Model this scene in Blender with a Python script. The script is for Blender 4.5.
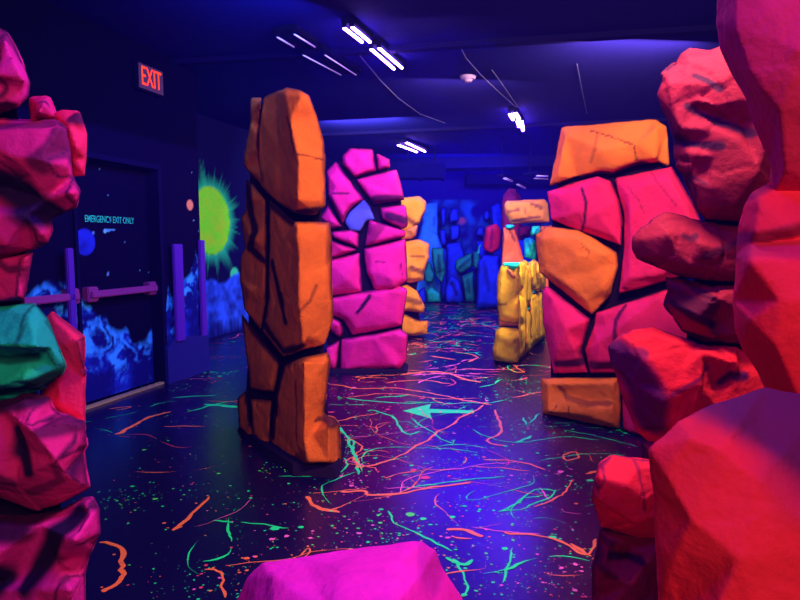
import bpy, bmesh, math, random
import numpy as np
from mathutils import Vector, noise, Matrix
from mathutils.geometry import delaunay_2d_cdt

for o in list(bpy.data.objects): bpy.data.objects.remove(o)
C = bpy.context.scene.collection
SC = bpy.context.scene
R = math.radians

# ------------------------------------------------------------------ camera
FPX = 600.0
CAM = Vector((0, 0, 1.42))
PITCH = math.atan(56 / FPX)
cd = bpy.data.cameras.new('camera'); cam = bpy.data.objects.new('camera', cd); C.objects.link(cam)
cam.location = CAM; cam.rotation_euler = (R(90) - PITCH, 0, 0)
cd.sensor_fit = 'HORIZONTAL'; cd.sensor_width = 36; cd.lens = 36 * FPX / 800; cd.clip_start = 0.05
SC.camera = cam
SC.view_settings.view_transform = 'Standard'; SC.view_settings.look = 'None'
SC.view_settings.gamma = 1; SC.view_settings.use_curve_mapping = False
SC.view_settings.exposure = 0.0

# ------------------------------------------------------------------ world + big lights
w = bpy.data.worlds.new('world'); SC.world = w; w.use_nodes = True
w.node_tree.nodes['Background'].inputs[0].default_value = (0.10, 0.02, 1.0, 1)
w.node_tree.nodes['Background'].inputs[1].default_value = 0.012

# thin haze volume, tinted blue to give a glow around the tubes
hv = w.node_tree.nodes.new('ShaderNodeVolumeScatter')
hv.inputs['Color'].default_value = (.10, .04, 1, 1); hv.inputs['Density'].default_value = .0075; hv.inputs['Anisotropy'].default_value = .35
w.node_tree.links.new(hv.outputs[0], w.node_tree.nodes['World Output'].inputs['Volume'])

def area(name, loc, aim, size, power, col, sizey=None):
    l = bpy.data.lights.new(name, 'AREA'); l.energy = power; l.color = col
    l.shape = 'RECTANGLE'; l.size = size; l.size_y = sizey or size
    o = bpy.data.objects.new(name, l); C.objects.link(o); o.location = loc
    o.rotation_euler = (Vector(aim) - Vector(loc)).to_track_quat('-Z', 'Y').to_euler()
    return o
UV = (0.06, 0.006, 1.0)
GLOW = (1.0, 0.80, 0.62)  # warm stand-in for the paint's fluorescence, used by the added fill lamps
area('fill_behind_right', (1.2, -1.6, 3.0), (0.0, 4.6, 1.0), 1.8, 100, GLOW, 0.8)  # added fill from behind the camera for the near rocks, no tube there
area('fill_behind_left', (-1.4, -1.2, 3.0), (0.8, 5.0, 1.0), 1.6, 14, GLOW, 0.8)  # added weak fill from behind left, no tube there
area('fill_key', (1.1, 2.2, 3.1), (0.6, 4.4, 0.9), 1.0, 120, GLOW, 0.25)  # added key for the pillar and pink wall, not a modelled tube
area('fill_mid_left', (-0.1, 5.0, 3.05), (0.2, 7.6, 1.0), 1.0, 16, GLOW, 0.25)  # added warm fill for the magenta wall
area('fill_far_left', (-0.6, 9.2, 3.1), (0.8, 15.5, 1.2), 1.2, 90, (.7, .85, 1.0), 0.3)  # added pale fill brightening the back rocks, no tube there
area('fill_far_right', (2.2, 5.6, 3.1), (1.8, 9.5, 0.8), 1.2, 150, GLOW, 0.3)  # added fill brightening the yellow wall and the arch
area('fill_aisle', (0.7, 6.9, 3.1), (0.5, 9.4, 1.2), 1.0, 55, GLOW, 0.25)  # added fill brightening the amber stack
area('black_light_front', (0.05, 5.1, 3.10), (0.05, 5.1, 0), 1.4, 85, UV, 0.4)
area('black_light_overhead', (0.2, 1.3, 3.15), (0.2, 1.6, 0), 1.2, 70, UV, 0.3)
area('black_light_mid', (0.95, 10.2, 3.10), (0.95, 10.2, 0), 1.4, 180, UV, 0.4)
area('black_light_far', (1.9, 8.6, 3.12), (1.9, 8.6, 0), 1.4, 150, UV, 0.4)
area('black_light_back_wall', (1.2, 12.6, 2.9), (1.2, 15.8, 1.6), 2.5, 120, (.06, .10, 1.0), 0.4)
area('black_light_door', (-0.9, 4.4, 3.1), (-2.7, 6.4, 0.3), 1.2, 70, (0.06, 0.20, 1.0), 0.3)

# ------------------------------------------------------------------ helpers
cp, sp_ = math.cos(PITCH), math.sin(PITCH)
def ray(px, py):
    a = (px - 400) / FPX; b = (300 - py) / FPX
    return Vector((a, cp + b * sp_, -sp_ + b * cp))
def Pz(px, py, z):
    d = ray(px, py); return CAM + d * ((z - CAM.z) / d.z)
def PY(px, py, Y):
    d = ray(px, py); return CAM + d * (Y / d.y)

def tag(o, label=None, cat=None, group=None, kind=None):
    if label: o['label'] = label
    if cat: o['category'] = cat
    if group: o['group'] = group
    if kind: o['kind'] = kind
    return o
def thing(name, loc, label, cat, group=None):
    o = bpy.data.objects.new(name, None); C.objects.link(o); o.location = loc
    o.empty_display_size = .1
    return tag(o, label, cat, group)
def link(name, me, parent=None, mats=()):
    o = bpy.data.objects.new(name, me); C.objects.link(o)
    for m in mats: me.materials.append(m)
    if parent is not None: o.parent = parent
    return o
def from_bm(name, bm, parent=None, mats=(), smooth=False, off=(0, 0, 0)):
    me = bpy.data.meshes.new(name)
    bmesh.ops.translate(bm, verts=bm.verts, vec=-Vector(off))
    bmesh.ops.recalc_face_normals(bm, faces=bm.faces)
    bm.to_mesh(me); bm.free()
    if smooth:
        for p in me.polygons: p.use_smooth = True
    return link(name, me, parent, mats)
def bx(bm, c, size, ax=None, bev=0):
    """box centred at c, size (along u, along n, z); ax = unit 2D u direction"""
    ux = Vector((ax[0], ax[1], 0)) if ax else Vector((1, 0, 0))
    n = Vector((-ux.y, ux.x, 0)); z = Vector((0, 0, 1))
    r = bmesh.ops.create_cube(bm, size=1)
    M = Matrix((( ux.x*size[0], n.x*size[1], 0, c[0]), (ux.y*size[0], n.y*size[1], 0, c[1]), (0, 0, size[2], c[2]), (0, 0, 0, 1)))
    bmesh.ops.transform(bm, matrix=M, verts=r['verts'])
    if bev:
        es = list({e for v in r['verts'] for e in v.link_edges})
        bmesh.ops.bevel(bm, geom=es, offset=bev, segments=2, affect='EDGES')
def tube(bm, pts, r, seg=8):
    pts = [Vector(p) for p in pts]; rings = []
    for i, p in enumerate(pts):
        t = (pts[min(i+1, len(pts)-1)] - pts[max(i-1, 0)]).normalized()
        a = t.cross(Vector((0, 0, 1)))
        if a.length < .01: a = Vector((1, 0, 0))
        a.normalize(); b = t.cross(a)
        rings.append([bm.verts.new(p + (a*math.cos(2*math.pi*k/seg) + b*math.sin(2*math.pi*k/seg))*r) for k in range(seg)])
    for r0, r1 in zip(rings, rings[1:]):
        for k in range(seg): bm.faces.new((r0[k], r0[(k+1) % seg], r1[(k+1) % seg], r1[k]))
    bm.faces.new(rings[0][::-1]); bm.faces.new(rings[-1])

# ------------------------------------------------------------------ materials
def principled(name, col, rough=.6, spec=.3, emis=None, es=0):
    m = bpy.data.materials.new(name); m.use_nodes = True
    b = m.node_tree.nodes['Principled BSDF']
    b.inputs['Base Color'].default_value = (*col, 1); b.inputs['Roughness'].default_value = rough
    b.inputs['Specular IOR Level'].default_value = spec
    if emis: b.inputs['Emission Color'].default_value = (*emis, 1); b.inputs['Emission Strength'].default_value = es
    return m
def with_bump(m, scale, strength, dist=.01, vary=.12):
    nt = m.node_tree; N = nt.nodes; L = nt.links; b = N['Principled BSDF']
    tc = N.new('ShaderNodeTexCoord'); nz = N.new('ShaderNodeTexNoise')
    nz.inputs['Scale'].default_value = scale; nz.inputs['Detail'].default_value = 6
    L.new(tc.outputs['Object'], nz.inputs['Vector'])
    bp = N.new('ShaderNodeBump'); bp.inputs['Strength'].default_value = strength; bp.inputs['Distance'].default_value = dist
    L.new(nz.outputs['Fac'], bp.inputs['Height']); L.new(bp.outputs['Normal'], b.inputs['Normal'])
    return nz
def rock_mat(name, col, dark=(.035, .004, .045), rough=.8):
    """fluorescent painted carved foam: colour, airbrushed dark strokes (attribute 'paint'), pitted skin"""
    m = principled(name, col, rough, .10); nt = m.node_tree; N = nt.nodes; L = nt.links
    b = N['Principled BSDF']; nz = with_bump(m, 48, .5, .008)
    tc = N.new('ShaderNodeTexCoord'); n2 = N.new('ShaderNodeTexNoise'); n2.inputs['Scale'].default_value = 4.5; n2.inputs['Detail'].default_value = 5
    L.new(tc.outputs['Object'], n2.inputs['Vector'])
    mp = N.new('ShaderNodeMapRange'); mp.inputs[1].default_value = .3; mp.inputs[2].default_value = .7
    mp.inputs[3].default_value = .74; mp.inputs[4].default_value = 1.06
    L.new(n2.outputs['Fac'], mp.inputs[0])
    mul = N.new('ShaderNodeMix'); mul.data_type = 'RGBA'; mul.blend_type = 'MULTIPLY'; mul.inputs[0].default_value = 1
    mul.inputs[6].default_value = (*col, 1); L.new(mp.outputs[0], mul.inputs[7])
    at = N.new('ShaderNodeAttribute'); at.attribute_name = 'paint'
    mx = N.new('ShaderNodeMix'); mx.data_type = 'RGBA'; mx.inputs[7].default_value = (*dark, 1)
    L.new(at.outputs['Fac'], mx.inputs[0]); L.new(mul.outputs[2], mx.inputs[6]); L.new(mx.outputs[2], b.inputs['Base Color'])
    return m
M = dict(
    orange=rock_mat('orange_paint', (.96, .17, .020), (.05, .006, .004)),
    amber=rock_mat('amber_paint', (.95, .30, .015), (.10, .02, .01)),
    burnt=rock_mat('burnt_orange_paint', (.74, .115, .010), (.03, .003, .004)),
    tan=rock_mat('tan_paint', (.75, .22, .06), (.12, .03, .03)),
    yellow=rock_mat('yellow_paint', (.95, .50, .008), (.14, .05, .01)),
    pink=rock_mat('pink_paint', (.93, .016, .12), (.04, .003, .04)),
    red=rock_mat('red_paint', (.92, .012, .030), (.06, .003, .06)),
    wine=rock_mat('wine_paint', (.64, .012, .055), (.07, .003, .06)),
    crimson=rock_mat('crimson_paint', (.31, .008, .030), (.045, .003, .025)),
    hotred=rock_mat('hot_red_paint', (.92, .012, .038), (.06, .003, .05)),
    magenta=rock_mat('magenta_paint', (.84, .012, .25), (.018, .002, .035)),
    rose=rock_mat('rose_paint', (.82, .012, .19), (.020, .002, .040)),
    hotmag=rock_mat('hot_magenta_paint', (.95, .010, .40), (.3, .004, .25)),
    teal=rock_mat('teal_paint', (.01, .42, .30), (.004, .04, .04)),
    mint=rock_mat('mint_paint', (.02, .85, .50), (.01, .12, .16)),
    green=rock_mat('green_paint', (.01, .24, .17), (.003, .02, .04)),
    blue=rock_mat('blue_paint', (.012, .03, .60), (.004, .004, .10)),
    sky=rock_mat('sky_blue_paint', (.03, .22, .95), (.02, .03, .30)),
    slate=rock_mat('slate_blue_paint', (.10, .10, .62), (.02, .01, .08)),
    core=with_bump(principled('black_joint_paint', (.012, .002, .022), .9, .1), 30, .4) and bpy.data.materials['black_joint_paint'],
)
M['ceiling'] = principled('ceiling_paint', (.004, .001, .10), .85, .1); with_bump(M['ceiling'], 12, .3)
M['dark'] = principled('dark_wall_paint', (.003, .001, .030), .8, .05); with_bump(M['dark'], 20, .2)
M['metal'] = principled('grey_metal', (.09, .07, .20), .5, .4)
M['darkmetal'] = principled('dark_metal', (.002, .001, .012), .8, .05)
M['lilac'] = principled('violet_guard_paint', (.08, .008, .34), .5, .3); with_bump(M['lilac'], 25, .15)
M['bar'] = principled('violet_metal_bar', (.24, .020, .20), .4, .5); with_bump(M['bar'], 25, .15)
M['tube'] = principled('lit_tube', (.8, .8, .8), .3, .3, (.34, .15, 1.0), 42)
M['dimtube'] = principled('dim_tube', (.5, .4, .8), .3, .3, (.30, .10, .75), .32)
M['exitred'] = principled('exit_letters', (.3, .005, .002), .4, .3, (1, .035, .003), 2.4)
M['exitface'] = principled('exit_face', (.10, .03, .06), .5, .3); with_bump(M['exitface'], 30, .1)
M['lettering'] = principled('green_lettering', (.02, .65, .42), .7, .2); with_bump(M['lettering'], 60, .1)
M['white'] = principled('pale_plastic', (.45, .25, .55), .5, .3)
M['p_orange'] = principled('splatter_orange', (.95, .16, .03), .5, .4)
M['p_red'] = principled('splatter_red', (.80, .05, .09), .5, .4)
M['p_teal'] = principled('splatter_teal', (.01, .85, .16), .5, .4)
M['p_pink'] = principled('splatter_pink', (.90, .12, .35), .5, .4)
M['p_green'] = principled('splatter_green', (.08, .75, .06), .5, .4)
# floor: glossy black lino
fl = principled('floor_black', (.003, .0005, .026), .30, .5); M['floor'] = fl
with_bump(fl, 9, .08, .01)
def attr_mat(name, rough=.75):
    m = principled(name, (0, 0, 0), .85, .03); N = m.node_tree.nodes
    with_bump(m, 30, .15)
    at = N.new('ShaderNodeAttribute'); at.attribute_name = 'mural'
    m.node_tree.links.new(at.outputs['Color'], N['Principled BSDF'].inputs['Base Color'])
    return m
M['mural'] = attr_mat('painted_mural')

# ------------------------------------------------------------------ rock builder
class Frame:
    """vertical sheet through ground point p running along u; depths d are measured towards the camera side"""
    def __init__(s, p, u=(1, 0), prof=None):
        s.p = Vector((p[0], p[1], 0)); s.u = Vector((u[0], u[1], 0)).normalized()
        s.n = Vector((s.u.y, -s.u.x, 0)); s.prof = prof or (lambda x: 0.0)
    def pt(s, px, py, d=0):
        d = d + s.prof(px); r = ray(px, py); q = s.p + s.n * d
        k = (q - CAM).dot(s.n) / r.dot(s.n); return CAM + r * k
    def uv(s, v): return ((v - s.p).dot(s.u), v.z)
def lerp_prof(ks):
    xs = [k[0] for k in ks]; ys = [k[1] for k in ks]
    return lambda x: float(np.interp(x, xs, ys))
def seg_dist(P, a, b):
    a = np.array(a); b = np.array(b); ab = b - a
    t = np.clip(((P - a) @ ab) / max(ab @ ab, 1e-9), 0, 1)
    return np.linalg.norm(P - (a + t[:, None] * ab), axis=1)
def inside(pt, poly):
    x, y = pt[0], pt[1]; c = False
    for i in range(len(poly)):
        x1, y1 = poly[i][:2]; x2, y2 = poly[i-1][:2]
        if (y1 > y) != (y2 > y) and x < (x2-x1)*(y-y1)/(y2-y1)+x1: c = not c
    return c
SEED = [0]
def boulder(root, fr, outline, mat,  tf=.10, tb=.25, inner=None, edges=(), strokes=(), edge=.016, gap=.7,
            name='boulder', label=None, vox=None, rough=1.0, back=.86, chips=1.0, ground=True, nin=2, dark=1.0, relief=1.2):
    SEED[0] += 1; rnd = random.Random(SEED[0] * 7919)
    pts = [(p[0], p[1], p[2] if len(p) > 2 else 0.0) for p in outline]
    area2 = sum(pts[i-1][0]*pts[i][1] - pts[i][0]*pts[i-1][1] for i in range(len(pts)))
    if name == 'inner_core': pts = [(a, b, c-.05) for a, b, c in pts]; inner = [(a, b, c-.05) for a, b, c in inner]
    if area2 < 0: pts = pts[::-1]
    cx = sum(p[0] for p in pts)/len(pts); cy = sum(p[1] for p in pts)/len(pts)
    q = []
    for x, y, d in pts:
        l = math.hypot(x-cx, y-cy); k = max(0, 1 - gap/max(l, 1)); q.append((cx+(x-cx)*k, cy+(y-cy)*k, d))
    pts = q; n = len(pts)
    if inner is None:
        inner = []
        for i, (x, y, d) in enumerate(pts):
            x2, y2, _ = pts[(i+1) % n]; l = math.hypot(x2-x, y2-y)
            k = rnd.uniform(.68, .86); inner.append((cx+(x-cx)*k, cy+(y-cy)*k, d + tf*rnd.uniform(.55, 1.0)))
            if l > 55:
                mx_, my_ = (x+x2)/2, (y+y2)/2; k = rnd.uniform(.55, .8)
                inner.append((cx+(mx_-cx)*k, cy+(my_-cy)*k, d + tf*rnd.uniform(.6, 1.1)))
        for _ in range(nin):
            k = rnd.uniform(.1, .4); p = rnd.choice(pts)
            inner.append((cx+(p[0]-cx)*k, cy+(p[1]-cy)*k, tf*rnd.uniform(.75, 1.3)))
        inner = [p for p in inner if inside(p, pts)]
    inner = [(p[0], p[1], p[2]*relief) for p in inner]
    allp = pts + list(inner)
    vs = [Vector((p[0], p[1])) for p in allp]
    es = [(i, (i+1) % n) for i in range(n)] + [(n+a, n+b) for a, b in edges]
    res = delaunay_2d_cdt(vs, es, [], 1, 1e-4)
    v2, _, f2, orig = res[0], res[1], res[2], res[3]
    bm = bmesh.new(); vv = []
    for i, v in enumerate(v2):
        o_ = [k for k in orig[i] if k < len(allp)]
        if o_: d = allp[o_[0]][2]
        else:
            ds = sorted(((v-vs[k]).length, allp[k][2]) for k in range(len(allp))); d = (ds[0][1]+ds[1][1])/2
        vv.append(bm.verts.new(fr.pt(v.x, v.y, d)))
    for f in f2:
        try: bm.faces.new([vv[k] for k in f])
        except ValueError: pass
    ring = []
    for i in range(n):
        for k, o_ in enumerate(orig):
            if i in o_: ring.append(vv[k]); break
    cen = sum((r.co for r in ring), Vector()) / n
    b1, b2 = [], []
    for r in ring:
        def away(v, t):   # sides lean outwards a little, so the widest outline stays the one seen in the place
            rr = (v - CAM); kk = min(t / max(.05, -rr.normalized().dot(fr.n)), t*1.6); return v + rr.normalized() * kk
        p1 = away(cen + (r.co - cen) * .97, tb*.5); b1.append(bm.verts.new(p1))
        p2 = away(cen + (r.co - cen) * back, tb); b2.append(bm.verts.new(p2))
    bc = bm.verts.new(away(cen, tb + tf*.5))
    for A, B in ((ring, b1), (b1, b2)):
        for i in range(n):
            j = (i+1) % n; bm.faces.new((A[i], A[j], B[j], B[i]))
    for i in range(n): bm.faces.new((b2[i], b2[(i+1) % n], bc))
    if ground:
        for v in bm.verts: v.co.z = max(v.co.z, .004)
    bmesh.ops.recalc_face_normals(bm, faces=bm.faces)
    bmesh.ops.triangulate(bm, faces=bm.faces)
    me = bpy.data.meshes.new('tmp'); bm.to_mesh(me); bm.free()
    to = bpy.data.objects.new('tmp', me); C.objects.link(to)
    dist = (cen - CAM).length
    vox = vox or max(.0065, dist*.0034)
    md = to.modifiers.new('r', 'REMESH'); md.mode = 'VOXEL'; md.voxel_size = vox
    dg = bpy.context.evaluated_depsgraph_get(); ev = to.evaluated_get(dg)
    m2 = bpy.data.meshes.new_from_object(ev); bpy.data.objects.remove(to); bpy.data.meshes.remove(me)
    m2.materials.clear()
    nv = len(m2.vertices); co = np.empty(nv*3); m2.vertices.foreach_get('co', co); co = co.reshape(-1, 3)
    no = np.empty(nv*3); m2.vertices.foreach_get('normal', no); no = no.reshape(-1, 3)
    s = SEED[0]*3.17; amp = rough
    dsp = np.empty(nv)
    for i in range(nv):
        p = Vector(co[i]); pp = p + Vector((s, s*.7, -s))
        vd, vp = noise.voronoi(pp*5.5); facet = (vd[1]-vd[0])
        g = noise.cell_vector(vp[0]*37.7); cut = (pp*5.5-vp[0]).dot(Vector((g.x-.5, g.y-.5, g.z-.5)))
        dsp[i] = (noise.noise(pp*3.2)*.008 + noise.noise(pp*9)*.0035 + noise.noise(pp*24)*.0018)*amp - max(0, .12-facet)*.03*chips + cut*.024*chips
    co2 = co + no*dsp[:, None]
    if ground: co2[:, 2] = np.maximum(co2[:, 2], .002)
    # airbrushed paint, laid out on the wall sheet
    UVc = np.stack([(co - np.array(fr.p)) @ np.array(fr.u), co[:, 2]], 1)
    rim = [fr.uv(r) for r in [fr.pt(p[0], p[1], p[2]) for p in pts]]
    wob = np.array([noise.noise(Vector(c)*7 + Vector((s, 0, 0))) for c in co])
    pa = np.zeros(nv)
    if edge > 0:
        de = np.full(nv, 1e9)
        for i in range(n): de = np.minimum(de, seg_dist(UVc, rim[i-1], rim[i]))
        wdt = edge*(1 + .8*wob)
        pa = np.clip(1 - de/np.maximum(wdt*1.6, .001), 0, 1)**.8 * .95
    for st in strokes:
        ln, wd, stg = st[0], st[1]*1.25, min(1, (st[2] if len(st) > 2 else .9)*1.25)
        Q = [fr.uv(fr.pt(a, b, tf*.6)) for a, b in ln]; dd = np.full(nv, 1e9)
        for i in range(len(Q)-1): dd = np.minimum(dd, seg_dist(UVc, Q[i], Q[i+1]))
        if len(Q) == 1: dd = seg_dist(UVc, Q[0], Q[0])
        ww = wd*(1 + .45*wob); t = np.clip((ww*1.25 - dd)/(ww*.75), 0, 1)
        pa = np.maximum(pa, t*t*(3-2*t)*stg)
    pa *= dark
    off = np.array(root.location) if root is not None else np.zeros(3)
    m2.vertices.foreach_set('co', (co2 - off).ravel())
    at = m2.attributes.new('paint', 'FLOAT', 'POINT'); at.data.foreach_set('value', pa.astype(np.float32))
    m2.polygons.foreach_set('use_smooth', [True]*len(m2.polygons)); m2.update(); m2.name = name
    o = link(name, m2, root, [M[mat]])
    if label: o['label'] = label
    return o
def plinth(root, poly, h, mat='core', name='base'):
    """poly: ground points (x, y)"""
    bm = bmesh.new(); a = [bm.verts.new((x, y, 0.001)) for x, y in poly]
    cx = sum(p[0] for p in poly)/len(poly); cy = sum(p[1] for p in poly)/len(poly)
    b = [bm.verts.new((cx+(x-cx)*.93, cy+(y-cy)*.93, h)) for x, y in poly]
    bm.faces.new(a); bm.faces.new(b)
    for i in range(len(poly)): bm.faces.new((a[i-1], a[i], b[i], b[i-1]))
    return from_bm(name, bm, root, [M[mat]], off=root.location)

# ================================================================== SETTING
CEIL = 3.3
U = Vector((.287, .958, 0)).normalized(); NW = Vector((U.y, -U.x, 0))   # left wall direction and its normal into the room
Q0 = Vector((-2.37, 6.13, 0))
def WP(s, z, off=0): return Q0 + U*s + NW*off + Vector((0, 0, z))
def plane_sz(px, py, off=0):
    r = ray(px, py); q = Q0 + NW*off; k = (q-CAM).dot(NW)/r.dot(NW); h = CAM + r*k
    return (h-Q0).dot(U), h.z

# ---- floor with its splatter
def build_floor():
    bm = bmesh.new(); mats = ['floor', 'p_orange', 'p_teal', 'p_red', 'p_pink', 'p_green']; rnd = random.Random(5)
    vs = [bm.verts.new(p) for p in ((-7, -3, 0), (8, -3, 0), (8, 17, 0), (-7, 17, 0))]; bm.faces.new(vs)
    lay = [0]
    def poly(ps, m):
        lay[0] += 1; z = .0012 + (lay[0] % 40)*.00003
        try: f = bm.faces.new([bm.verts.new((p[0], p[1], z)) for p in ps]); f.material_index = m
        except ValueError: pass
    def blob(x, y, r, m, k=None):
        k = k or rnd.choice((6, 7, 8)); a0 = rnd.random()*6; e = rnd.uniform(.6, 1)
        poly([(x+math.cos(a0+2*math.pi*i/k)*r*rnd.uniform(.75, 1.25), y+math.sin(a0+2*math.pi*i/k)*r*e*rnd.uniform(.75, 1.25)) for i in range(k)], m)
    def ribbon(ps, wd, m, jit=.35):
        # resample
        P = [Vector((p[0], p[1])) for p in ps]; out = []
        if len(P) > 2:   # round the corners off
            for _ in range(2):
                Q = [P[0]]
                for a, b in zip(P, P[1:]): Q += [a.lerp(b, .25), a.lerp(b, .75)]
                P = Q + [P[-1]]
        for a, b in zip(P, P[1:]):
            k = max(1, int((b-a).length/.03))
            for i in range(k): out.append(a.lerp(b, i/k))
        out.append(P[-1]); ph = rnd.random()*50; n = len(out); q = []
        for i, p in enumerate(out):
            nn = noise.noise_vector(Vector((p.x*5+ph, p.y*5, 0)))*.03 + noise.noise_vector(Vector((p.x*19+ph, p.y*19, 0)))*.014
            q.append(p + Vector((nn.x, nn.y)))
        L, Rr = [], []
        for i, p in enumerate(q):
            t = (q[min(i+1, n-1)]-q[max(i-1, 0)]);
            if t.length < 1e-6: t = Vector((1, 0))
            t.normalize(); nr = Vector((-t.y, t.x)); e = min(1, min(i, n-1-i)/2+.25)
            ww = wd*e*(1+jit*2*noise.noise(Vector((i*.35, ph, 0))))
            ww = max(ww, wd*.25); L.append(p+nr*ww); Rr.append(p-nr*ww)
        for i in range(n-1): poly([L[i], L[i+1], Rr[i+1], Rr[i]], m)
        for _ in range(n//5):
            p = rnd.choice(q); blob(p.x+rnd.gauss(0, .04), p.y+rnd.gauss(0, .04), rnd.uniform(.003, .009), m)
    def rp(pl, wd, m): ribbon([Pz(a, b, 0) for a, b in pl], wd, m)
    O = 1; T = 2; RD = 3; PK = 4
    for pl, wd in [([(115, 434), (124, 432), (141, 420), (169, 412)], .016), ([(110, 409), (134, 406), (116, 411)], .008),
                   ([(164, 427), (206, 426)], .007), ([(174, 530), (180, 525), (192, 514), (208, 497)], .009), ([(172, 531), (181, 527)], .02),
                   ([(101, 542), (124, 549), (117, 560), (127, 572), (120, 584), (101, 591)], .011),
                   ([(204, 570), (225, 572), (222, 586), (229, 600)], .006), ([(304, 497), (313, 507), (337, 514)], .012),
                   ([(311, 493), (360, 490), (366, 489)], .004), ([(297, 556), (303, 548), (307, 552), (300, 560)], .004),
                   ([(330, 423), (340, 421), (378, 413)], .008), ([(330, 384), (365, 390), (400, 387), (490, 405)], .012),
                   ([(345, 398), (390, 392), (440, 400), (478, 398)], .008),
                   ([(340, 492), (365, 490), (367, 496), (400, 494), (440, 487), (470, 482)], .010),
                   ([(355, 467), (380, 465), (405, 455), (430, 437), (465, 417), (485, 405)], .010),
                   ([(355, 467), (352, 456), (366, 448), (350, 440)], .007),
                   ([(495, 410), (503, 425), (500, 435), (485, 442), (505, 447)], .010),
                   ([(400, 375), (440, 370), (465, 380), (480, 382)], .020), ([(385, 383), (420, 379), (450, 384)], .012),
                   ([(445, 530), (462, 528), (480, 536)], .012), ([(450, 536), (470, 539)], .010),
                   ([(505, 532), (540, 536), (565, 543), (585, 557), (595, 552), (597, 540)], .008), ([(570, 545), (592, 557)], .014),
                   ([(532, 507), (560, 497), (575, 480)], .005), ([(560, 455), (575, 451), (582, 458), (566, 461), (560, 455)], .006),
                   ([(585, 474), (600, 470)], .012), ([(485, 460), (520, 462), (545, 470)], .008), ([(470, 466), (530, 471)], .005),
                   ([(512, 398), (545, 392)], .01), ([(455, 352), (480, 356), (470, 362)], .02), ([(430, 356), (455, 360)], .02)]:
        rp(pl, wd, O)
    for pl, wd in [([(370, 410), (395, 417), (405, 435), (420, 432)], .010), ([(500, 512), (525, 500), (535, 487), (560, 492)], .006),
                   ([(500, 512), (530, 508), (560, 490)], .005), ([(405, 490), (440, 483), (505, 476)], .006),
                   ([(515, 443), (533, 436)], .012), ([(522, 418), (526, 425)], .01), ([(455, 560), (460, 570), (468, 582), (465, 595)], .006),
                   ([(448, 556), (462, 566), (470, 560)], .010), ([(390, 512), (397, 525), (430, 540), (450, 552)], .005),
                   ([(340, 427), (350, 445), (360, 475)], .010), ([(205, 404), (236, 408)], .03), ([(190, 411), (228, 402)], .012),
                   ([(172, 398), (215, 395)], .010), ([(210, 521), (232, 524)], .006), ([(240, 523), (290, 528)], .005),
                   ([(336, 440), (356, 440), (352, 452)], .008), ([(345, 398), (400, 404), (430, 403)], .010),
                   ([(405, 402), (480, 404), (505, 400)], .007), ([(470, 430), (512, 446), (560, 436), (600, 440)], .005),
                   ([(430, 448), (480, 452)], .005), ([(375, 398), (410, 395)], .01), ([(540, 460), (590, 452), (625, 456)], .004),
                   ([(512, 548), (505, 585)], .005), ([(565, 430), (600, 436), (640, 447)], .004), ([(412, 418), (450, 446), (456, 440)], .006)]:
        rp(pl, wd, T)
    # arrow on the floor
    A = [Pz(*p, 0) for p in ((403, 411), (431, 404), (429, 409), (474, 410.5), (474, 413.5), (430, 413), (432, 419))]
    poly([(a.x, a.y) for a in A], T)
    for pl, wd in [([(400, 492), (402, 480), (440, 470), (520, 462)], .004), ([(385, 487), (440, 488)], .004), ([(470, 528), (540, 534)], .004)]: rp(pl, wd, PK)
    def rfloor():
        # biased towards the middle aisle
        while True:
            Y = 2.3 + 11.5*rnd.random()**1.3; a = rnd.gauss(.05, .32)
            if -.62 < a < .62 and (a > -.5): return a*Y, Y
    def thrown(x, y, m, wd, L, a):
        # a flicked string of paint: wanders, loops, thins out and beads
        n = max(4, int(L/.03)); k = rnd.gauss(0, .08); ph = rnd.random()*90; P = []; W = []
        for i in range(n):
            k += rnd.gauss(0, .045); k *= .9
            if rnd.random() < .03: a += rnd.choice((-1.1, 1.1, 2.2))
            a += k + rnd.gauss(0, .16); x += math.cos(a)*.03; y += math.sin(a)*.03; P.append(Vector((x, y)))
            v = noise.noise(Vector((i*.22, ph, 0))); W.append(wd*max(0.12, 1+2.2*v)*min(1, (n-i)/4, (i+1)/3))
        for i in range(n-1):
            t = (P[i+1]-P[max(0, i-1)]);
            if t.length < 1e-6: continue
            t.normalize(); nr = Vector((-t.y, t.x)); t2 = (P[min(n-1, i+2)]-P[i]); t2 = t2.normalized() if t2.length > 1e-6 else t; n2 = Vector((-t2.y, t2.x))
            if W[i] < wd*.16: continue
            poly([P[i]+nr*W[i], P[i+1]+n2*W[i+1], P[i+1]-n2*W[i+1], P[i]-nr*W[i]], m)
            if rnd.random() < .07: blob(P[i].x, P[i].y, wd*rnd.uniform(1.5, 3.2), m)
            if rnd.random() < .22: blob(P[i].x+rnd.gauss(0, .05), P[i].y+rnd.gauss(0, .05), wd*rnd.uniform(.5, 1.3), m)
    for _ in range(160):
        x, y = rfloor(); thrown(x, y, rnd.choice((O, O, T, T, T, RD, PK, O)), rnd.uniform(.0012, .0036)*(1+y*.07), rnd.lognormvariate(-.4, .5), rnd.gauss(0, .4)+rnd.choice((0, math.pi)))
    for _ in range(170):   # the far aisle is covered densely
        y = rnd.uniform(6.2, 14.5); x = rnd.uniform(-.05, .25)*y; thrown(x, y, rnd.choice((O, O, T, T, RD, PK)), rnd.uniform(.005, .011), rnd.uniform(.3, 1.3), rnd.gauss(0, .5)+rnd.choice((0, math.pi)))
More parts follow.
